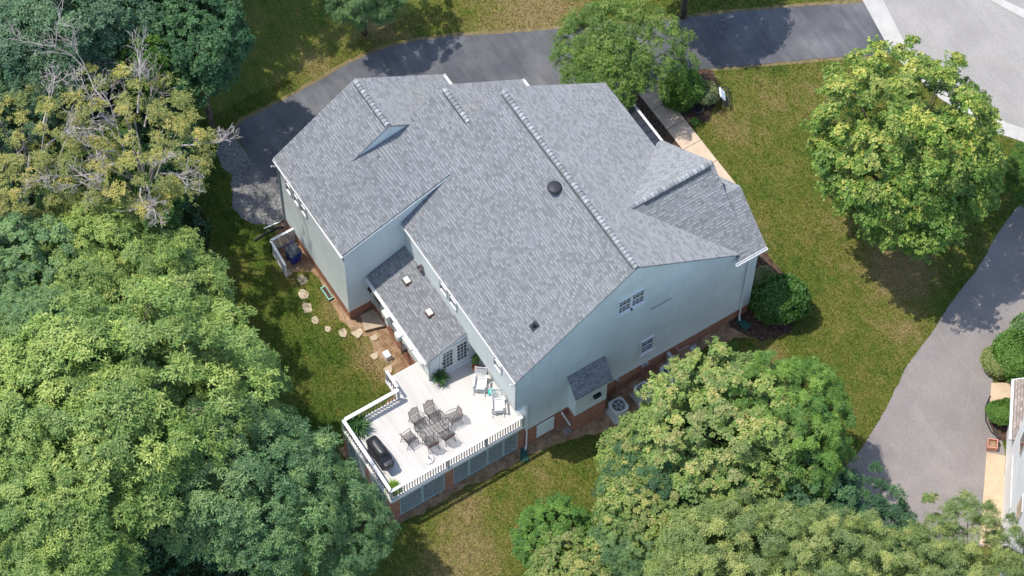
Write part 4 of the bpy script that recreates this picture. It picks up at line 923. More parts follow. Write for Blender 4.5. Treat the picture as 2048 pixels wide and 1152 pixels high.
def link_leaf(me, mt, parent, name='crown'):
    if not me.materials: me.materials.append(mt)
    o = bpy.data.objects.new(name, me); C.objects.link(o); o.material_slots[0].link = 'OBJECT'; o.material_slots[0].material = mt; o.parent = parent; return o
def trunk_mesh(ht, r0, tips, seed, cz, extra=0, mt=BARK):
    """tapered trunk with limbs reaching the clumps; local coordinates, base at z=0"""
    rr_ = random.Random(seed); mb = MB(); pts = []; k = 7
    for i in range(k): t = i/(k-1); pts.append((rr_.uniform(-.12, .12)*t*2, rr_.uniform(-.12, .12)*t*2, ht*t))
    mb.tube(pts, [r0*(1-.75*i/(k-1)) for i in range(k)], 9)
    for q in tips:
        zb = min(ht*.95, max(ht*.35, q[2]*.55+rr_.uniform(-.3, .3))); i = min(k-2, int(zb/ht*(k-1))); f_ = zb/ht*(k-1)-i
        b = Vector(pts[i]).lerp(Vector(pts[i+1]), f_); e_ = Vector(q); m1 = b.lerp(e_, .35)+Vector((rr_.uniform(-.3, .3), rr_.uniform(-.3, .3), rr_.uniform(-.2, .3))); m2 = b.lerp(e_, .7)+Vector((rr_.uniform(-.25, .25), rr_.uniform(-.25, .25), .15))
        rb = r0*.32; mb.tube([b, m1, m2, e_], [rb, rb*.7, rb*.42, rb*.15], 6, caps=False)
    return mb
TN = 0
def tree(loc, Rh, Rv, hc, var, leaf, label, seed, name='tree', group='trees around the yard', rz=None, dead=0, nlimb=16, base=None, bark=BARK, lean=(0, 0)):
    """loc = (x, y) of the crown centre, hc its height; scaled from the crown variant"""
    x, y = loc; bx_, by_ = x-lean[0], y-lean[1]; z0 = ghf(bx_, by_)
    root = thing(name, label, 'tree', (bx_, by_, z0), group)
    me, cs = CROWN[var]; vs = np.abs(np.array([v.co for v in []])) if False else None
    b = {'mapA': (4, 4)}.get(var, (4, 3.2)); s = Rh/(b[0]*1.06); sv = Rv/(b[1]*1.06)
    c = link_leaf(me, LM[leaf], root); rz = random.uniform(0, 6.28) if rz is None else rz
    c.location = (lean[0], lean[1], hc-z0); c.scale = (s, s, sv); c.rotation_euler = (0, 0, rz)
    Mx = Matrix.Translation((lean[0], lean[1], hc-z0)) @ Matrix.Rotation(rz, 4, 'Z') @ Matrix.Diagonal((s, s, sv, 1)); r_ = random.Random(seed)
    ids = r_.sample(range(len(cs)), min(nlimb, len(cs))); tips = [tuple(Mx @ Vector(cs[i]*0.95)) for i in ids]
    t = trunk_mesh(hc-z0+Rv*.3, 0.05+0.055*Rh, tips, seed, hc-z0); local(t.build('trunk', bark, root, smooth=True))
    if dead: dead_branches(root, Mx, cs, r_, dead)
    return root
def dead_branches(root, Mx, cs, r_, n, scale=1.0):
    mb = MB()
    def grow(p, d, L, r, lv):
        pts = [p]; rad = [r]; q = p.copy(); dd = d.copy()
        for i in range(4):
            dd = (dd+Vector((r_.uniform(-.35, .35), r_.uniform(-.35, .35), r_.uniform(-.22, .28)))).normalized(); q = q+dd*L/4; pts.append(q.copy()); rad.append(max(.008, r*(1-(i+1)/5)))
            if lv < 3 and i >= 1:
                for _ in range(2 if lv < 2 else 1):
                    e_ = (dd+Vector((r_.uniform(-1, 1), r_.uniform(-1, 1), r_.uniform(-.4, .6)))).normalized(); grow(q, e_, L*r_.uniform(.35, .6), max(.010, r*.5), lv+1)
        mb.tube(pts, rad, 5 if lv < 2 else 4, caps=False)
    for i in r_.sample(range(len(cs)), n):
        e_ = Mx @ Vector(cs[i]); c0 = Mx @ Vector((0, 0, 0)); d = (e_-c0).normalized(); d.z = abs(d.z)*.3+.15
        grow(c0.lerp(e_, .6), d.normalized(), (e_-c0).length*r_.uniform(.5, .75), .05*scale, 0)
    local(mb.build('dead_branches', BARKP, root))

# ------------------------------------------------------------------ trees
LEFT = 'trees of the wood on the left'; YT = 'trees around the yard'; RT = 'trees crowding the lower right'
tree((-26.6, -9.6), 4.2, 3.4, 9.0, 'oakA', 'ash', 'dark blue-green tree filling the top left corner of the wood', 1, 'ash_tree', LEFT)
tree((-25.4, -13.2), 3.0, 2.8, 7.5, 'oakB', 'ash', 'blue-green tree at the left edge with pale bare dead twigs above the yellowing oak', 2, 'ash_tree', LEFT, dead=5)
tree((-23.4, -3.6), 2.7, 2.8, 7.6, 'mapB', 'deep', 'deep green tree overhanging the shaded lawn by the bend of the driveway', 3, 'maple_tree', LEFT)
tree((-27.6, -4.4), 2.9, 2.6, 7.0, 'mapA', 'deep', 'dark green tree cut by the top edge, beside the top left corner tree', 4, 'maple_tree', LEFT)
tree((-23.6, -6.6), 1.9, 2.6, 7.4, 'mapB', 'vivid', 'slim vivid green tree squeezed between the dark trees above the yellowing oak', 5, 'maple_tree', LEFT)
tree((-18.1, -9.5), 3.6, 2.3, 9.4, 'sparse', 'yoak', 'thin yellowing oak with bare pale branches reaching towards the gravel patch', 6, 'oak_tree', LEFT, dead=13, nlimb=26, bark=BARKP)
tree((-20.6, -14.0), 3.1, 2.4, 9.2, 'sparse', 'yoak', 'thin yellowing oak at the left edge behind the big bright oak', 7, 'oak_tree', LEFT, dead=8, nlimb=24, bark=BARKP)
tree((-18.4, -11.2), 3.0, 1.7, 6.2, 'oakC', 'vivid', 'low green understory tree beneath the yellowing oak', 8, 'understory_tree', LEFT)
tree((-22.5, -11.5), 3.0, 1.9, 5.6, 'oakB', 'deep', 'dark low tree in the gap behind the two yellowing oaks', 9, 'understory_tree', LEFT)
tree((-12.5, -11.9), 3.4, 2.7, 6.6, 'oakA', 'oak', 'broad bright oak nearest the stepping-stone lawn, with a rounded crown', 10, 'oak_tree', LEFT, rz=2.2)
tree((-14.4, -13.7), 3.1, 2.5, 7.8, 'oakB', 'oak', 'bright oak just below the thin yellowing oaks', 11, 'oak_tree', LEFT, rz=.5)
tree((-16.3, -16.8), 2.6, 2.3, 8, 'mapA', 'blue', 'bluish small-leaved tree on the left edge beside the bright oaks', 12, 'ash_tree', LEFT)
tree((-11.6, -18.6), 2.9, 2.4, 9.4, 'oakC', 'blue', 'muted green tree on the left edge between the bright oaks and the lower left giant', 13, 'oak_tree', LEFT)
tree((-6.6, -17.5), 4.6, 3.2, 11.4, 'oakB', 'oak', 'giant light green oak spreading across the lower left', 14, 'oak_tree', LEFT, rz=1.4)
tree((-6.9, -11.4), 2.5, 2.2, 6.4, 'oakC', 'oak', 'light green oak whose crown bulges towards the deck', 15, 'oak_tree', LEFT)
tree((-1.7, -14.7), 3.7, 2.8, 8.6, 'oakA', 'blue', 'large blue-green oak at the bottom left of centre', 16, 'oak_tree', LEFT, rz=4.0)
tree((1.4, -10.8), 2.1, 2.0, 5.8, 'oakC', 'blue', 'blue-green tree at the bottom below the deck corner', 17, 'oak_tree', LEFT, rz=1)
tree((-2.3, -10.5), 1.6, 1.5, 4.6, 'oakB', 'blue', 'small blue-green tree beside the deck corner pier', 18, 'oak_tree', LEFT)
tree((-2.8, -22.0), 4.0, 3.0, 11.4, 'oakC', 'oak', 'light green oak in the bottom left corner', 19, 'oak_tree', LEFT, rz=3)
tree((6.4, -12.6), 1.2, 1.1, 9.0, 'mapB', 'orange', 'orange-leaved treetop just showing at the bottom edge', 20, 'maple_tree', LEFT)
tree((-9.5, -22.0), 3.6, 2.8, 9.8, 'oakA', 'oak', 'light green oak cut by the left edge below the muted green tree', 21, 'oak_tree', LEFT, rz=5)
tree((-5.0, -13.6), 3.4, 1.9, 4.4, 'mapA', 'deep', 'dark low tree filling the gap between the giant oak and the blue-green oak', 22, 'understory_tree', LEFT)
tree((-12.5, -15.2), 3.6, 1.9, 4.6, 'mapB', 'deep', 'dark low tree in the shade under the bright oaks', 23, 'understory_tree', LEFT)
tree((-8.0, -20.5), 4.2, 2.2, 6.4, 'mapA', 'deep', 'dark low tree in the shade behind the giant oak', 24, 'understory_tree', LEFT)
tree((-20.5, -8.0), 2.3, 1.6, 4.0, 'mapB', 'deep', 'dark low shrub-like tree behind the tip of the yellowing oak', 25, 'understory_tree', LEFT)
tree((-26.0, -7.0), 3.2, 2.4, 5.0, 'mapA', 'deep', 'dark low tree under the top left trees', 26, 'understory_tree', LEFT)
tree((-23.5, -16.0), 3.2, 2.4, 6.0, 'oakA', 'ash', 'blue-green tree cut by the left edge behind the dead twigs', 27, 'ash_tree', LEFT)
tree((-31.0, 1.6), 3.4, 2.6, 8.6, 'oakB', 'deep', 'dark tree beyond the top edge that shades the lawn', 31, 'maple_tree', LEFT)
tree((-31.5, -5.0), 4.4, 3.2, 8.5, 'oakC', 'deep', 'dark tree beyond the top edge at the left', 28, 'maple_tree', LEFT)
tree((-15.3, -8.7), 1.2, 1.0, 1.7, 'sparse', 'brown', 'brownish twiggy shrub at the shaded lawn edge', 29, 'shrub', 'brown shrubs at the wood edge')
tree((-13.7, -9.6), 1.1, .9, 1.7, 'sparse', 'brown', 'brownish twiggy shrub behind the bright oak crown', 30, 'shrub', 'brown shrubs at the wood edge')
# lower right
tree((7.3, 6.95), 3.75, 2.7, 5.7, 'mapA', 'rust', 'wide pale yellow-green maple beside the gable wall and the air conditioners', 40, 'maple_tree', RT, rz=1.0, lean=(.3, 0))
tree((5.5, 3.7), 2.2, 1.7, 4.6, 'mapB', 'rust', 'narrow yellow-green maple reaching towards the bump-out with the little roof', 41, 'maple_tree', RT, rz=2)
tree((8.1, 9.6), 2.75, 2.6, 5.6, 'feaA', 'fgreen', 'bright green feathery tree between the wide maple and the neighbour driveway', 42, 'feathery_tree', RT)
tree((7.4, 3.2), 2.3, 1.7, 4.7, 'oakC', 'deep', 'dark glossy tree in front of the wide pale maple', 43, 'magnolia_tree', RT)
tree((8.0, 1.7), 2.0, 1.6, 5.2, 'mapB', 'rust', 'rust-tinged maple in the middle of the lower group', 44, 'maple_tree', RT)
tree((6.3, -1.9), 1.8, 1.6, 3.1, 'mapA', 'vivid', 'small fresh green tree on the dry lawn edge', 45, 'young_tree', RT)
tree((8.6, -2.6), 2.2, 1.7, 4.0, 'mapB', 'rust', 'rusty-tipped maple at the bottom edge right of the dry lawn', 46, 'maple_tree', RT, rz=2.5)
tree((8.8, 0.4), 1.8, 1.6, 4.1, 'feaA', 'blue', 'grey-green fine-leaved tree above the rusty bottom maple', 47, 'ash_tree', RT)
tree((13.2, 2.9), 3.3, 2.6, 6.4, 'feaA', 'feath', 'yellow-green feathery tree at the bottom, left of the driveway trees', 48, 'feathery_tree', RT, rz=2)
tree((11.0, 8.5), 2.3, 1.7, 4.6, 'mapA', 'deep', 'dark green tree shaded at the lower edge of the feathery bright tree', 49, 'maple_tree', RT)
tree((17.1, 6.8), 3.2, 2.5, 7.4, 'feaA', 'feath', 'olive feathery tree over the bottom of the neighbour driveway', 50, 'feathery_tree', RT, rz=4)
tree((19.5, 10.8), 2.8, 2.4, 7.4, 'feaA', 'feath', 'olive feathery tree in the bottom right corner by the white house', 51, 'feathery_tree', RT, rz=5.3)
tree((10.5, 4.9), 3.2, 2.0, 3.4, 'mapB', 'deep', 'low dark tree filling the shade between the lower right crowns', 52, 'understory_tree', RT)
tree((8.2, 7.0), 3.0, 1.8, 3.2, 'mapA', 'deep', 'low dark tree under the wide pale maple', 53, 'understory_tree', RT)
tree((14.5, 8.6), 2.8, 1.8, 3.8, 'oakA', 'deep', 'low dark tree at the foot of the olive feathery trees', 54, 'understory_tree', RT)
# front yard
tree((0.1, 22.1), 4.3, 4.8, 6.9, 'mapA', 'maple', 'big round yellow-green maple on the front lawn between the two driveways', 60, 'maple_tree', YT, rz=.3)
tree((2.5, 29.3), 1.6, 1.5, 2.9, 'feaA', 'vivid', 'small tree at the right edge beside the road kerb', 61, 'young_tree', YT)
tree((-13.9, 14.6), 2.95, 2.3, 4.3, 'cheA', 'cherry', 'bright small-leaved cherry tree over the driveway and the porch roof', 62, 'cherry_tree', YT)
tree((-24.4, 6.1), 2.1, 2.0, 4.6, 'feaA', 'blue', 'grey-green tree at the top edge over the lawn beyond the driveway bend', 63, 'pear_tree', YT)
tree((-16.4, 20.9), 2.9, 2.6, 6.3, 'mapB', 'deep', 'dark green tree cut by the top edge above the driveway, shading it', 64, 'maple_tree', YT)

def shrub(name, label, x, y, R, mt, bi, zs=1.0, group='shrubs in the beds', z0=None, stem=True):
    z = ghf(x, y) if z0 is None else z0; root = thing(name, label, 'shrub', (x, y, z), group)
    o = link_leaf(BALL[bi], LM[mt], root, 'foliage'); o.location = (0, 0, R*zs*.82); o.scale = (R, R, R*zs); o.rotation_euler = (0, 0, random.uniform(0, 6))
    if stem:
        mb = MB(); mb.tube([(0, 0, 0), (0.02, 0, R*zs)], [.05*R+.02, .02], 6)
        for i in range(5): t = i*1.26; mb.tube([(0, 0, .1*R), (.45*R*math.cos(t), .45*R*math.sin(t), R*zs*.8)], [.03*R+.008, .008], 5)
        local(mb.build('stem', BARK, root))
    return root
shrub('holly_shrub', 'large glossy dark holly at the right corner of the gable wall', 0.85, 14.75, 1.3, 'holly', 0, 1.2)
shrub('shrub', 'light green low shrub by the bay, just above the big holly', -1.0, 15.2, .55, 'varie', 1, .8)
shrub('shrub', 'dark low shrub at the house foot behind the big holly', -1.9, 14.6, .6, 'holly', 0, .8)
shrub('shrub', 'low green shrub between the bay front and the lawn', -2.9, 15.1, .55, 'vivid', 1, .7)
shrub('shrub', 'tiny shrub at the gable wall corner beside the green splash block', -0.2, 14.0, .38, 'holly', 1, .9)
shrub('laurel_shrub', 'dark leafy shrub beside the cherry tree in the front bed', -12.25, 18.15, .95, 'vivid', 2, 1.1)
shrub('variegated_shrub', 'round pale variegated shrub at the end of the front bed', -11.5, 18.95, .68, 'varie', 1, .8)
shrub('clipped_shrub', 'large clipped green shrub at the right edge above the tan walk', 9.35, 23.0, 1.15, 'vivid', 1, .9, 'shrubs by the white house')
shrub('clipped_shrub', 'olive clipped shrub beside the large one at the right edge', 9.0, 22.1, .75, 'feath', 1, .9, 'shrubs by the white house')
shrub('clipped_shrub', 'small round clipped shrub at the corner of the white house', 11.25, 20.6, .72, 'vivid', 1, .95, 'shrubs by the white house')
shrub('shrub', 'dark sage shrub behind the clipped shrubs at the right edge', 8.9, 24.4, .9, 'blue', 2, .9, 'shrubs by the white house')
for i, (x, y, r_, mt, lab) in enumerate([(-9.9, 15.1, .22, 'vivid', 'small green plant in the dark bed left of the front walk, nearest the cherry tree'), (-9.1, 15.3, .2, 'deep', 'small dark plant in the middle of the dark bed by the front walk'), (-8.3, 15.4, .22, 'vivid', 'small green plant in the dark bed nearest the front gable'),
        (.9, 11.0, .3, 'blue', 'low grey-green weed on the shaded lawn beside the gas meter'), (1.2, 11.8, .25, 'vivid', 'low leafy weed on the shaded lawn nearer the splash block'), (-10.6, 17.7, .2, 'vivid', 'small green tuft at the corner of walk and front lawn')]):
    shrub('bedding_plant', lab, x, y, r_, mt, 2, .6, 'small plants in the beds', stem=False)
# low ground cover at the foot of the wood
n = 5200; r = np.random.default_rng(5); gx = r.uniform(-31, 3, n); gy = r.uniform(-26, -4, n); k = inside(gx, gy, [(4, -60), (3.0, -15), (-1.5, -11.2), (-6, -10.8), (-11, -9.0), (-14.8, -9.2), (-18.6, -6.3), (-23, -5.4), (-25, -1.5), (-31, 2), (-60, -60)])
gx, gy = gx[k], gy[k]; P_ = np.stack([gx, gy, gh(gx, gy)+r.uniform(.05, .5, len(gx))], -1); V, T_ = leaf_cloud(P_, np.array([0, 0, 1.0])+r.normal(0, .4, P_.shape), .30, .12, 5, r, (0, .8), .1)
me = raw_mesh('undergrowth', V, 4, [('tint', 'FLOAT_VECTOR', T_)]); me.materials.append(LM['deep']); tag_ = bpy.data.objects.new('undergrowth', me); C.objects.link(tag_); tag(tag_, 'dark leafy ground cover under the trees', 'ground cover', kind='stuff')

# potted plants on the deck ------------------------------------------------
def pot_plant(label, x, y, z, pr, phh, mt_pot, leaf, bi, fr, fz, name='potted_plant', spiky=False, zs=1.0):
    root = thing(name, label, 'potted plant', (x, y, z), 'potted plants on the deck'); mb = MB(); mb.lathe([(pr*.7, 0), (pr, phh), (pr*1.08, phh), (pr*1.08, phh+.03), (pr*.9, phh+.03), (pr*.88, phh-.02)], 0, 0, 16); local(mb.build('pot', mt_pot, root, smooth=False))
    if spiky:
        r = np.random.default_rng(int(abs(x*100))); nn = 26; d = r.normal(size=(nn, 3)); P_ = np.tile([[0, 0, phh]], (nn, 1))+d*.04
        V, T_ = leaf_cloud(P_, d*.4+[0, 0, 1], fr*1.25, .07*fr+.02, 6, r, (.15, 1.3), .42, r.uniform(0, 1, nn)); me = raw_mesh('foliage', V, 4, [('tint', 'FLOAT_VECTOR', T_)]); link_leaf(me, LM[leaf], root, 'foliage')
        r2 = np.random.default_rng(3); nn = 200; d = r2.normal(size=(nn, 3)); d[:, 2] = abs(d[:, 2]); d /= np.linalg.norm(d, axis=1, keepdims=True); V, T_ = leaf_cloud(d*fr*.62*r2.uniform(.5, 1.1, (nn, 1))+[0, 0, phh], d, .13*fr/.5, .035, 5, r2, (0, .6), .35); me2 = raw_mesh('fronds', V, 4, [('tint', 'FLOAT_VECTOR', T_)]); link_leaf(me2, LM[leaf], root, 'fronds')
    else:
        o = link_leaf(BALL[bi], LM[leaf], root, 'foliage'); o.location = (0, 0, fz); o.scale = (fr, fr, fr*zs)
    return root
pot_plant('large leafy fern in a pot at the far corner of the deck railing', -4.15, -6.35, ZD, .2, .35, TERRA, 'fern', 2, .56, .7, 'potted_fern', True)
pot_plant('small lime-green plant in the front corner of the deck', -.55, -6.5, ZD, .15, .25, TERRA, 'lime', 2, .30, .4, 'potted_fern', True)
pot_plant('tall bushy dark plant against the sunroom corner beside the french doors', -4.22, -1.62, ZD, .2, .35, TERRA, 'fern', 2, .36, .72, 'potted_plant', True)
pot_plant('narrow clipped topiary in a red-brown pot in the shade past the french doors', -3.85, .12, ZD, .17, .3, TERRA, 'holly', 1, .19, 1.0, 'topiary', zs=3.2)

# ------------------------------------------------------------------ things round the yard
# bin and its lattice screen
S_ = thing('lattice_screen', 'white-framed lattice screen standing round the blue wheeled bin', 'screen', (-15.0, -4.2, 0))
def lp(a, b):
    a = Vector(a); b = Vector(b); u = (b-a); L = u.length; u.normalize(); n = Vector((u.y, -u.x, 0))
    o = lattice(a, u, L, .06, 1.15, n, mt=GREYW, sp=.13, parent=S_, name='lattice_panel'); mb = MB(); mb.beam(a+Vector((0, 0, 1.17)), b+Vector((0, 0, 1.17)), .12, .03)
    for q in (a, b): mb.beam(q, q+Vector((0, 0, 1.16)), .08, .08)
    mb.build('frame', WHITE, S_)
lp((-15.45, -3.36, 0), (-15.45, -4.62, 0)); lp((-15.45, -4.62, 0), (-13.85, -4.72, 0))
Bn = thing('wheeled_bin', 'blue wheeled bin with a dusty grey lid inside the lattice screen', 'bin', (-14.5, -3.92, 0), rz=0.12)
mb = MB(); mb.hexa([(-.24, -.24, .03), (.24, -.24, .03), (.24, .24, .03), (-.24, .24, .03), (-.31, -.33, .98), (.33, -.33, .98), (.33, .33, .98), (-.31, .33, .98)]); mb.box(.30, .38, -.30, .30, .80, .86); local(mb.build('body', BLUEP, Bn, bevel=.02))
mb = MB(); mb.hexa([(-.33, -.35, .99), (.37, -.35, .99), (.37, .35, .99), (-.33, .35, .99), (-.29, -.30, 1.05), (.30, -.30, 1.05), (.30, .30, 1.05), (-.29, .30, 1.05)]); local(mb.build('lid', LIDG, Bn, bevel=.015))
mb = MB(); mb.tube([(-.36, -.30, 1.0), (-.40, -.30, 1.03), (-.40, .30, 1.03), (-.36, .30, 1.0)], .022, 6); local(mb.build('handle', BLUEP, Bn))
for sy in (-.26, .26): mb = MB(); mb.tube([(-.27, sy-.03, .11), (-.27, sy+.03, .11)], .11, 14); local(mb.build('wheel', RUBBER, Bn))
f = MB(); pts = [(-16.35, -3.42, .12), (-16.5, -3.7, .1), (-16.55, -4.3, .08), (-16.5, -5.05, .07)]; f.tube(pts, .055, 10); tag(f.build('drain_pipe', RUBBER), 'black plastic downspout extension lying on the grass at the far garage corner', 'pipe')
f = MB(); f.beam((-16.75, -3.4, .05), (-16.85, -4.3, .04), .07, .05); tag(f.build('timber_offcut', WHITE), 'short white piece of trim lying beside the black drain pipe', 'timber')
# stepping stones
ST = [(-14.05, -4.55), (-13.3, -4.15), (-12.51, -4.5), (-11.8, -4.75), (-10.98, -4.76), (-10.22, -4.49), (-9.68, -3.96), (-9.36, -3.3), (-8.75, -2.75), (-7.95, -3.2), (-7.45, -2.62), (-7.06, -2.95), (-6.42, -3.0)]
ORD = ['at the mouth of the lattice screen', 'second from the lattice screen', 'third from the lattice screen', 'fourth from the lattice screen', 'fifth from the lattice screen, where the path turns', 'small one in the middle of the turn', 'left of the garage corner', 'just below the brick garage corner', 'touching the sandstone patio', 'below the patio on bare soil', 'beside the white box on bare soil', 'second from the deck landing', 'nearest the deck landing']
for i, ((x, y), l_) in enumerate(zip(ST, ORD)):
    rr_ = random.Random(i*7+3); R0 = rr_.uniform(.26, .36) if i not in (5, 12) else .2; z = ghf(x, y); P_ = [(x+R0*rr_.uniform(.75, 1.15)*math.cos(t), y+R0*.8*rr_.uniform(.75, 1.15)*math.sin(t)) for t in sorted(rr_.uniform(-.25, .25)+k_*2*PI/8 for k_ in range(8))]
    f = MB(); f.prism(P_, z-.03, z+.022); tag(f.build('stepping_stone', STONE, bevel=.012), 'tan flagstone in the lawn path, '+l_, 'stepping stone', 'stepping stones behind the garage')
f = MB(); f.prism([(-10.0, -2.72), (-9.15, -3.0), (-8.85, -1.92), (-9.95, -2.0)], -.06, .05); tag(f.build('patio_slab', STONE), 'square sandstone landing at the back door beside the garage end wall', 'slab')
f = MB(); f.hexa([(-12.3, -3.62, 0), (-11.55, -3.62, 0), (-11.55, -3.40, 0), (-12.3, -3.40, 0), (-12.34, -3.66, .16), (-11.51, -3.66, .16), (-11.51, -3.38, .16), (-12.34, -3.38, .16)]); pt = thing('planter_trough', 'narrow turquoise trough at the foot of the garage rear wall', 'planter', (-11.9, -3.5, 0)); f.build('trough', simple('faded_turquoise', (.20, .42, .36), .6), pt); f = MB(); f.box(-12.28, -11.57, -3.6, -3.42, .1, .165); f.build('soil', MULCH, pt)
f = MB(); f.box(-7.75, -7.35, -2.85, -2.55, ghf(-7.5, -2.7), ghf(-7.5, -2.7)+.38); tag(f.build('storage_box', WHITE, bevel=.02), 'small white box on the soil below the sunroom wall', 'box')
# splash blocks
for x, y, rz, l_ in ((.42, 13.0, .2, 'dark green plastic splash block under the downspout at the right corner of the gable wall'), (.36, .25, -.5, 'dark green plastic splash block at the end of the deck lattice')):
    z = ghf(x, y); r_ = thing('splash_block', l_, 'splash block', (x, y, z), 'green splash blocks', rz); f = MB(); f.hexa([(-.28, -.14, 0), (.38, -.20, 0), (.38, .20, 0), (-.28, .14, 0), (-.28, -.14, .05), (.38, -.20, .03), (.38, .20, .03), (-.28, .14, .05)]); f.beam((-.28, -.14, .07), (.38, -.20, .05), .03, .08); f.beam((-.28, .14, .07), (.38, .20, .05), .03, .08); f.beam((-.28, -.14, .07), (-.28, .14, .07), .03, .08); local(f.build('block', GREENP, r_))
# air conditioners
ac0 = None
for x, y, l_ in ((.95, 5.3, 'beige air conditioning unit nearest the bump-out'), (.95, 6.75, 'beige air conditioning unit in the middle with a dark fan grille'), (.85, 8.35, 'beige air conditioning unit behind the white rail, mostly under the maple')):
    z = ghf(x, y)
    if ac0 is None:
        ac0 = A = thing('air_conditioner', l_, 'air conditioner', (x, y, z), 'air conditioners along the gable wall')
        mb = MB(); mb.lathe([(a, zz) for a, zz in ((.01, .04), (.01, .05))], 0, 0, 8)
        ring = lambda s, zz: rr(.40*s, .40*s, zz, 5, 32)
        loft([ring(1, .05), ring(1, .70), ring(1.03, .72), ring(1.03, .80), ring(.95, .82), ring(.80, .82)], 'housing', ACG, A, False)
        mb = MB(); mb.lathe([(.31, .80), (.31, .835), (.27, .835), (.27, .825), (.01, .825)], 0, 0, 28)
        local(mb.build('fan_well', DARKM, A)); mb = MB()
        for i in range(5): a = i*1.2566; mb.hexa([(.06*math.cos(a), .06*math.sin(a), .826), (.24*math.cos(a-.3), .24*math.sin(a-.3), .828), (.25*math.cos(a+.3), .25*math.sin(a+.3), .842), (.06*math.cos(a+.8), .06*math.sin(a+.8), .832)]+[(.06*math.cos(a), .06*math.sin(a), .832), (.24*math.cos(a-.3), .24*math.sin(a-.3), .834), (.25*math.cos(a+.3), .25*math.sin(a+.3), .848), (.06*math.cos(a+.8), .06*math.sin(a+.8), .838)])
        local(mb.build('fan', STEEL, A)); mb = MB()
        for q in (.10, .16, .22, .28): mb.tube([(q*math.cos(t), q*math.sin(t), .86) for t in np.linspace(0, 2*PI, 25)[:-1]], .006, 4, close=True)
        for i in range(8): a = i*PI/4; mb.tube([(.05*math.cos(a), .05*math.sin(a), .86), (.31*math.cos(a), .31*math.sin(a), .845)], .006, 4)
        local(mb.build('grille', STEEL, A)); mb = MB(); mb.box(-.48, .48, -.48, .48, -.05, .05); local(mb.build('pad', CONCG, A))
    else: dup_tree(ac0, l_, None, (x, y, z))
f = MB(); z = ghf(.9, 8.6); f.beam((.05, 8.75, z+1.0), (.95, 8.75, z+1.0), .14, .04); f.beam((.5, 8.75, z+.98), (1.6, 7.9, z+.98), .10, .04); f.beam((.95, 8.75, z), (.95, 8.75, z+.98), .1, .1); f.beam((.08, 8.75, z), (.08, 8.75, z+.98), .1, .1); f.beam((1.6, 7.9, z), (1.6, 7.9, z+.96), .1, .1)
tag(f.build('screen_rail', GREYW), 'grey-white timber screen rails beside the last air conditioner', 'screen')
# front yard: iron bench with white cushion, wire basket, sprinkler
Bc = thing('iron_bench', 'small black wrought-iron bench with a white cushion on the front lawn', 'bench', (-10.85, 19.75, 0), rz=math.radians(150))
mb = MB()
sh = [(.62*math.cos(t)*(1), .26*math.sin(t)*(1+.25*math.cos(2*t)), .42) for t in np.linspace(0, 2*PI, 29)[:-1]]
mb.tube(sh, .02, 6, close=True); mb.tube([(x*.55+.28, y*.6, .42) for x, y, z in sh], .012, 5, close=True); mb.tube([(x*.55-.28, y*.6, .42) for x, y, z in sh], .012, 5, close=True)
for i in range(-5, 6): mb.beam((i*.1, -.24, .42), (i*.1+.04, .24, .42), .025, .008)
local(mb.build('seat', DARKM, Bc))
mb = MB(); mb.tube([(-.60, .26, .40), (-.58, .34, .75), (-.3, .38, .98), (0, .39, .90), (.3, .38, .98), (.58, .34, .75), (.60, .26, .40)], .022, 6)
for i in range(-4, 5): mb.tube([(i*.11, .27, .42), (i*.12, .37, .88)], .01, 5)
local(mb.build('backrest', DARKM, Bc))
for sx in (-.5, .5):
    for sy in (-.22, .26): mb = MB(); mb.tube([(sx*1.2, sy*1.25, 0), (sx, sy, .25), (sx*1.05, sy, .42)], .02, 6); local(mb.build('leg', DARKM, Bc))
f = MB(); f.hexa([(-.34, .0, .47), (.26, .0, .47), (.26, .10, .47), (-.34, .10, .47), (-.34, .28, .92), (.26, .28, .92), (.26, .36, .90), (-.34, .36, .90)]); cu = f.build('cushion', CUSH, bevel=.03); cu.matrix_world = Bc.matrix_basis.copy(); tag(cu, 'white cushion leaning on the back of the black iron bench', 'cushion')
Wb = thing('wire_basket', 'round dark wire basket planter standing in the mulch by the front walk', 'planter', (-11.05, 18.2, .01))
mb = MB()
for q, zz in ((.20, .02), (.25, .15), (.28, .30)): mb.tube([(q*math.cos(t), q*math.sin(t), zz) for t in np.linspace(0, 2*PI, 21)[:-1]], .018, 5, close=True)
for i in range(12): a = i*PI/6; mb.tube([(.2*math.cos(a), .2*math.sin(a), .02), (.28*math.cos(a), .28*math.sin(a), .3)], .010, 4)
mb.tube([(-.27, 0, .3), (-.1, 0, .32), (0, 0, .34), (.27, 0, .3)], .014, 5); mb.tube([(0, -.27, .3), (0, .27, .3)], .014, 5); mb.tube([(-.05, .02, .3), (-.10, .02, .62), (-.16, .02, .70)], .016, 5); local(mb.build('frame', BRONZE, Wb))
mb = MB(); mb.lathe([(.19, .02), (.23, .12), (.01, .13)], 0, 0, 16); local(mb.build('liner', DARKM, Wb))
Sp = thing('lawn_sprinkler', 'tiny blue lawn sprinkler on the front lawn left of the big maple', 'sprinkler', (-7.75, 24.0, 0)); f = MB(); f.lathe([(.10, 0), (.10, .03), (.03, .05), (.03, .14), (.01, .15)], 0, 0, 12); local(f.build('base', SKYB, Sp)); f = MB(); f.beam((-.14, 0, .15), (.14, .03, .15), .05, .03); local(f.build('arm', SKYB, Sp))
# ------------------------------------------------------------------ neighbour's house
NHo = Vector((12.95, 19.7, 0)); ang = math.atan2(16.86-19.7, 16.3-12.95)
N = thing('neighbour_house', 'white two-storey neighbouring house with a tan shingle garage roof at the right edge', 'house', tuple(NHo), rz=ang)
def nb(mb, name, mt, **k): return local(mb.build(name, mt, N, **k))
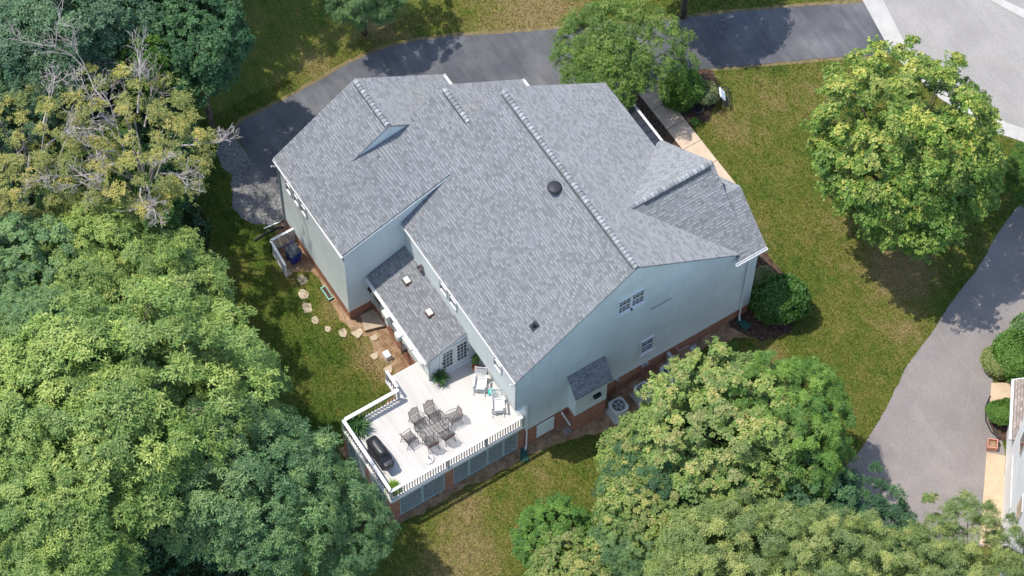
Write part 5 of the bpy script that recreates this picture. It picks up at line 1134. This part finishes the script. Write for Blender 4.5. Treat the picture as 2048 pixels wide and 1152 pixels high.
# local x runs along the driveway side, local +y goes into the house
mb = MB(); mb.box(-2.2, .6, .0, 6.5, 0, 2.6); nb(mb, 'garage_wall', NSIDING)
mb = MB(); mb.box(.6, 9.5, .0, 8.0, 0, 8.2); nb(mb, 'wall', NSIDING)
mb = MB(); mb.box(.6, 9.5, -.02, .3, 8.2, 8.35); nb(mb, 'frieze', WHITE)
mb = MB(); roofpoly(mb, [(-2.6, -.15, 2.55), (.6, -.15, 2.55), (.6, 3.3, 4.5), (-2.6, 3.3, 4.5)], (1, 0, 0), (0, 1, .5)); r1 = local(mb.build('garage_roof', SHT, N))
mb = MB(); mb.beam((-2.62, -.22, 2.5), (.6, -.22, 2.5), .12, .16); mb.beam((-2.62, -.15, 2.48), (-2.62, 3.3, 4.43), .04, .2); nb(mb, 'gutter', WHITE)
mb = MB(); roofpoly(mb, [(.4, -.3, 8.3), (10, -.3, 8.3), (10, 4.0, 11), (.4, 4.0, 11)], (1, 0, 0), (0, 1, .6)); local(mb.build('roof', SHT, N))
for x, z0 in ((1.6, 4.6), (5.0, 4.5)):
    f = MB(); f.box(x-.06, x+.86, -.05, -.01, z0-.06, z0+1.36); wn_ = nb(f, 'window', WHITE); f = MB(); f.box(x, x+.8, -.06, -.05, z0, z0+1.3); p_ = f.build('pane', GLASS, wn_); p_.matrix_parent_inverse = Matrix.Identity(4)
f = MB(); f.box(1.3, 4.0, -.03, .0, .02, 2.3); nb(f, 'garage_door', WHITE)
f = MB(); f.box(-.6, -.45, -.12, .14, 1.9, 2.2); nb(f, 'wall_lamp', DARKM)
f = MB(); f.tube([(-2.3, -.2, 2.45), (-2.2, -.05, 2.2), (-2.2, -.05, .1), (-2.45, -.6, .06)], .05, 8); nb(f, 'downspout', WHITE)
f = MB(); f.tube([(11.6, 20.1, .06), (12.2, 19.75, .07), (12.55, 19.65, .07)], .05, 8); tag(f.build('drain_pipe', RUBBER), 'short black drain pipe beside the pinkish planter box by the white house', 'pipe')
f = MB(); f.tube([(10.15, 20.9, .06), (10.5, 20.35, .07), (11.1, 19.9, .07), (11.7, 19.75, .06), (12.2, 19.85, .06)], .035, 6); tag(f.build('bed_edging', RUBBER), 'curved black plastic edging round the small clipped shrub', 'edging')
pb = thing('planter_box', 'square pinkish planter box at the corner of the white house apron', 'planter', (12.35, 19.3, .03), rz=ang); f = MB()
for a in ((-.25, .25, -.25, -.20), (-.25, .25, .20, .25), (-.25, -.20, -.2, .2), (.20, .25, -.2, .2)): f.box(*a, 0, .35)
local(f.build('box', TILE, pb)); f = MB(); f.box(-.2, .2, -.2, .2, .02, .2); local(f.build('soil', SOIL, pb))
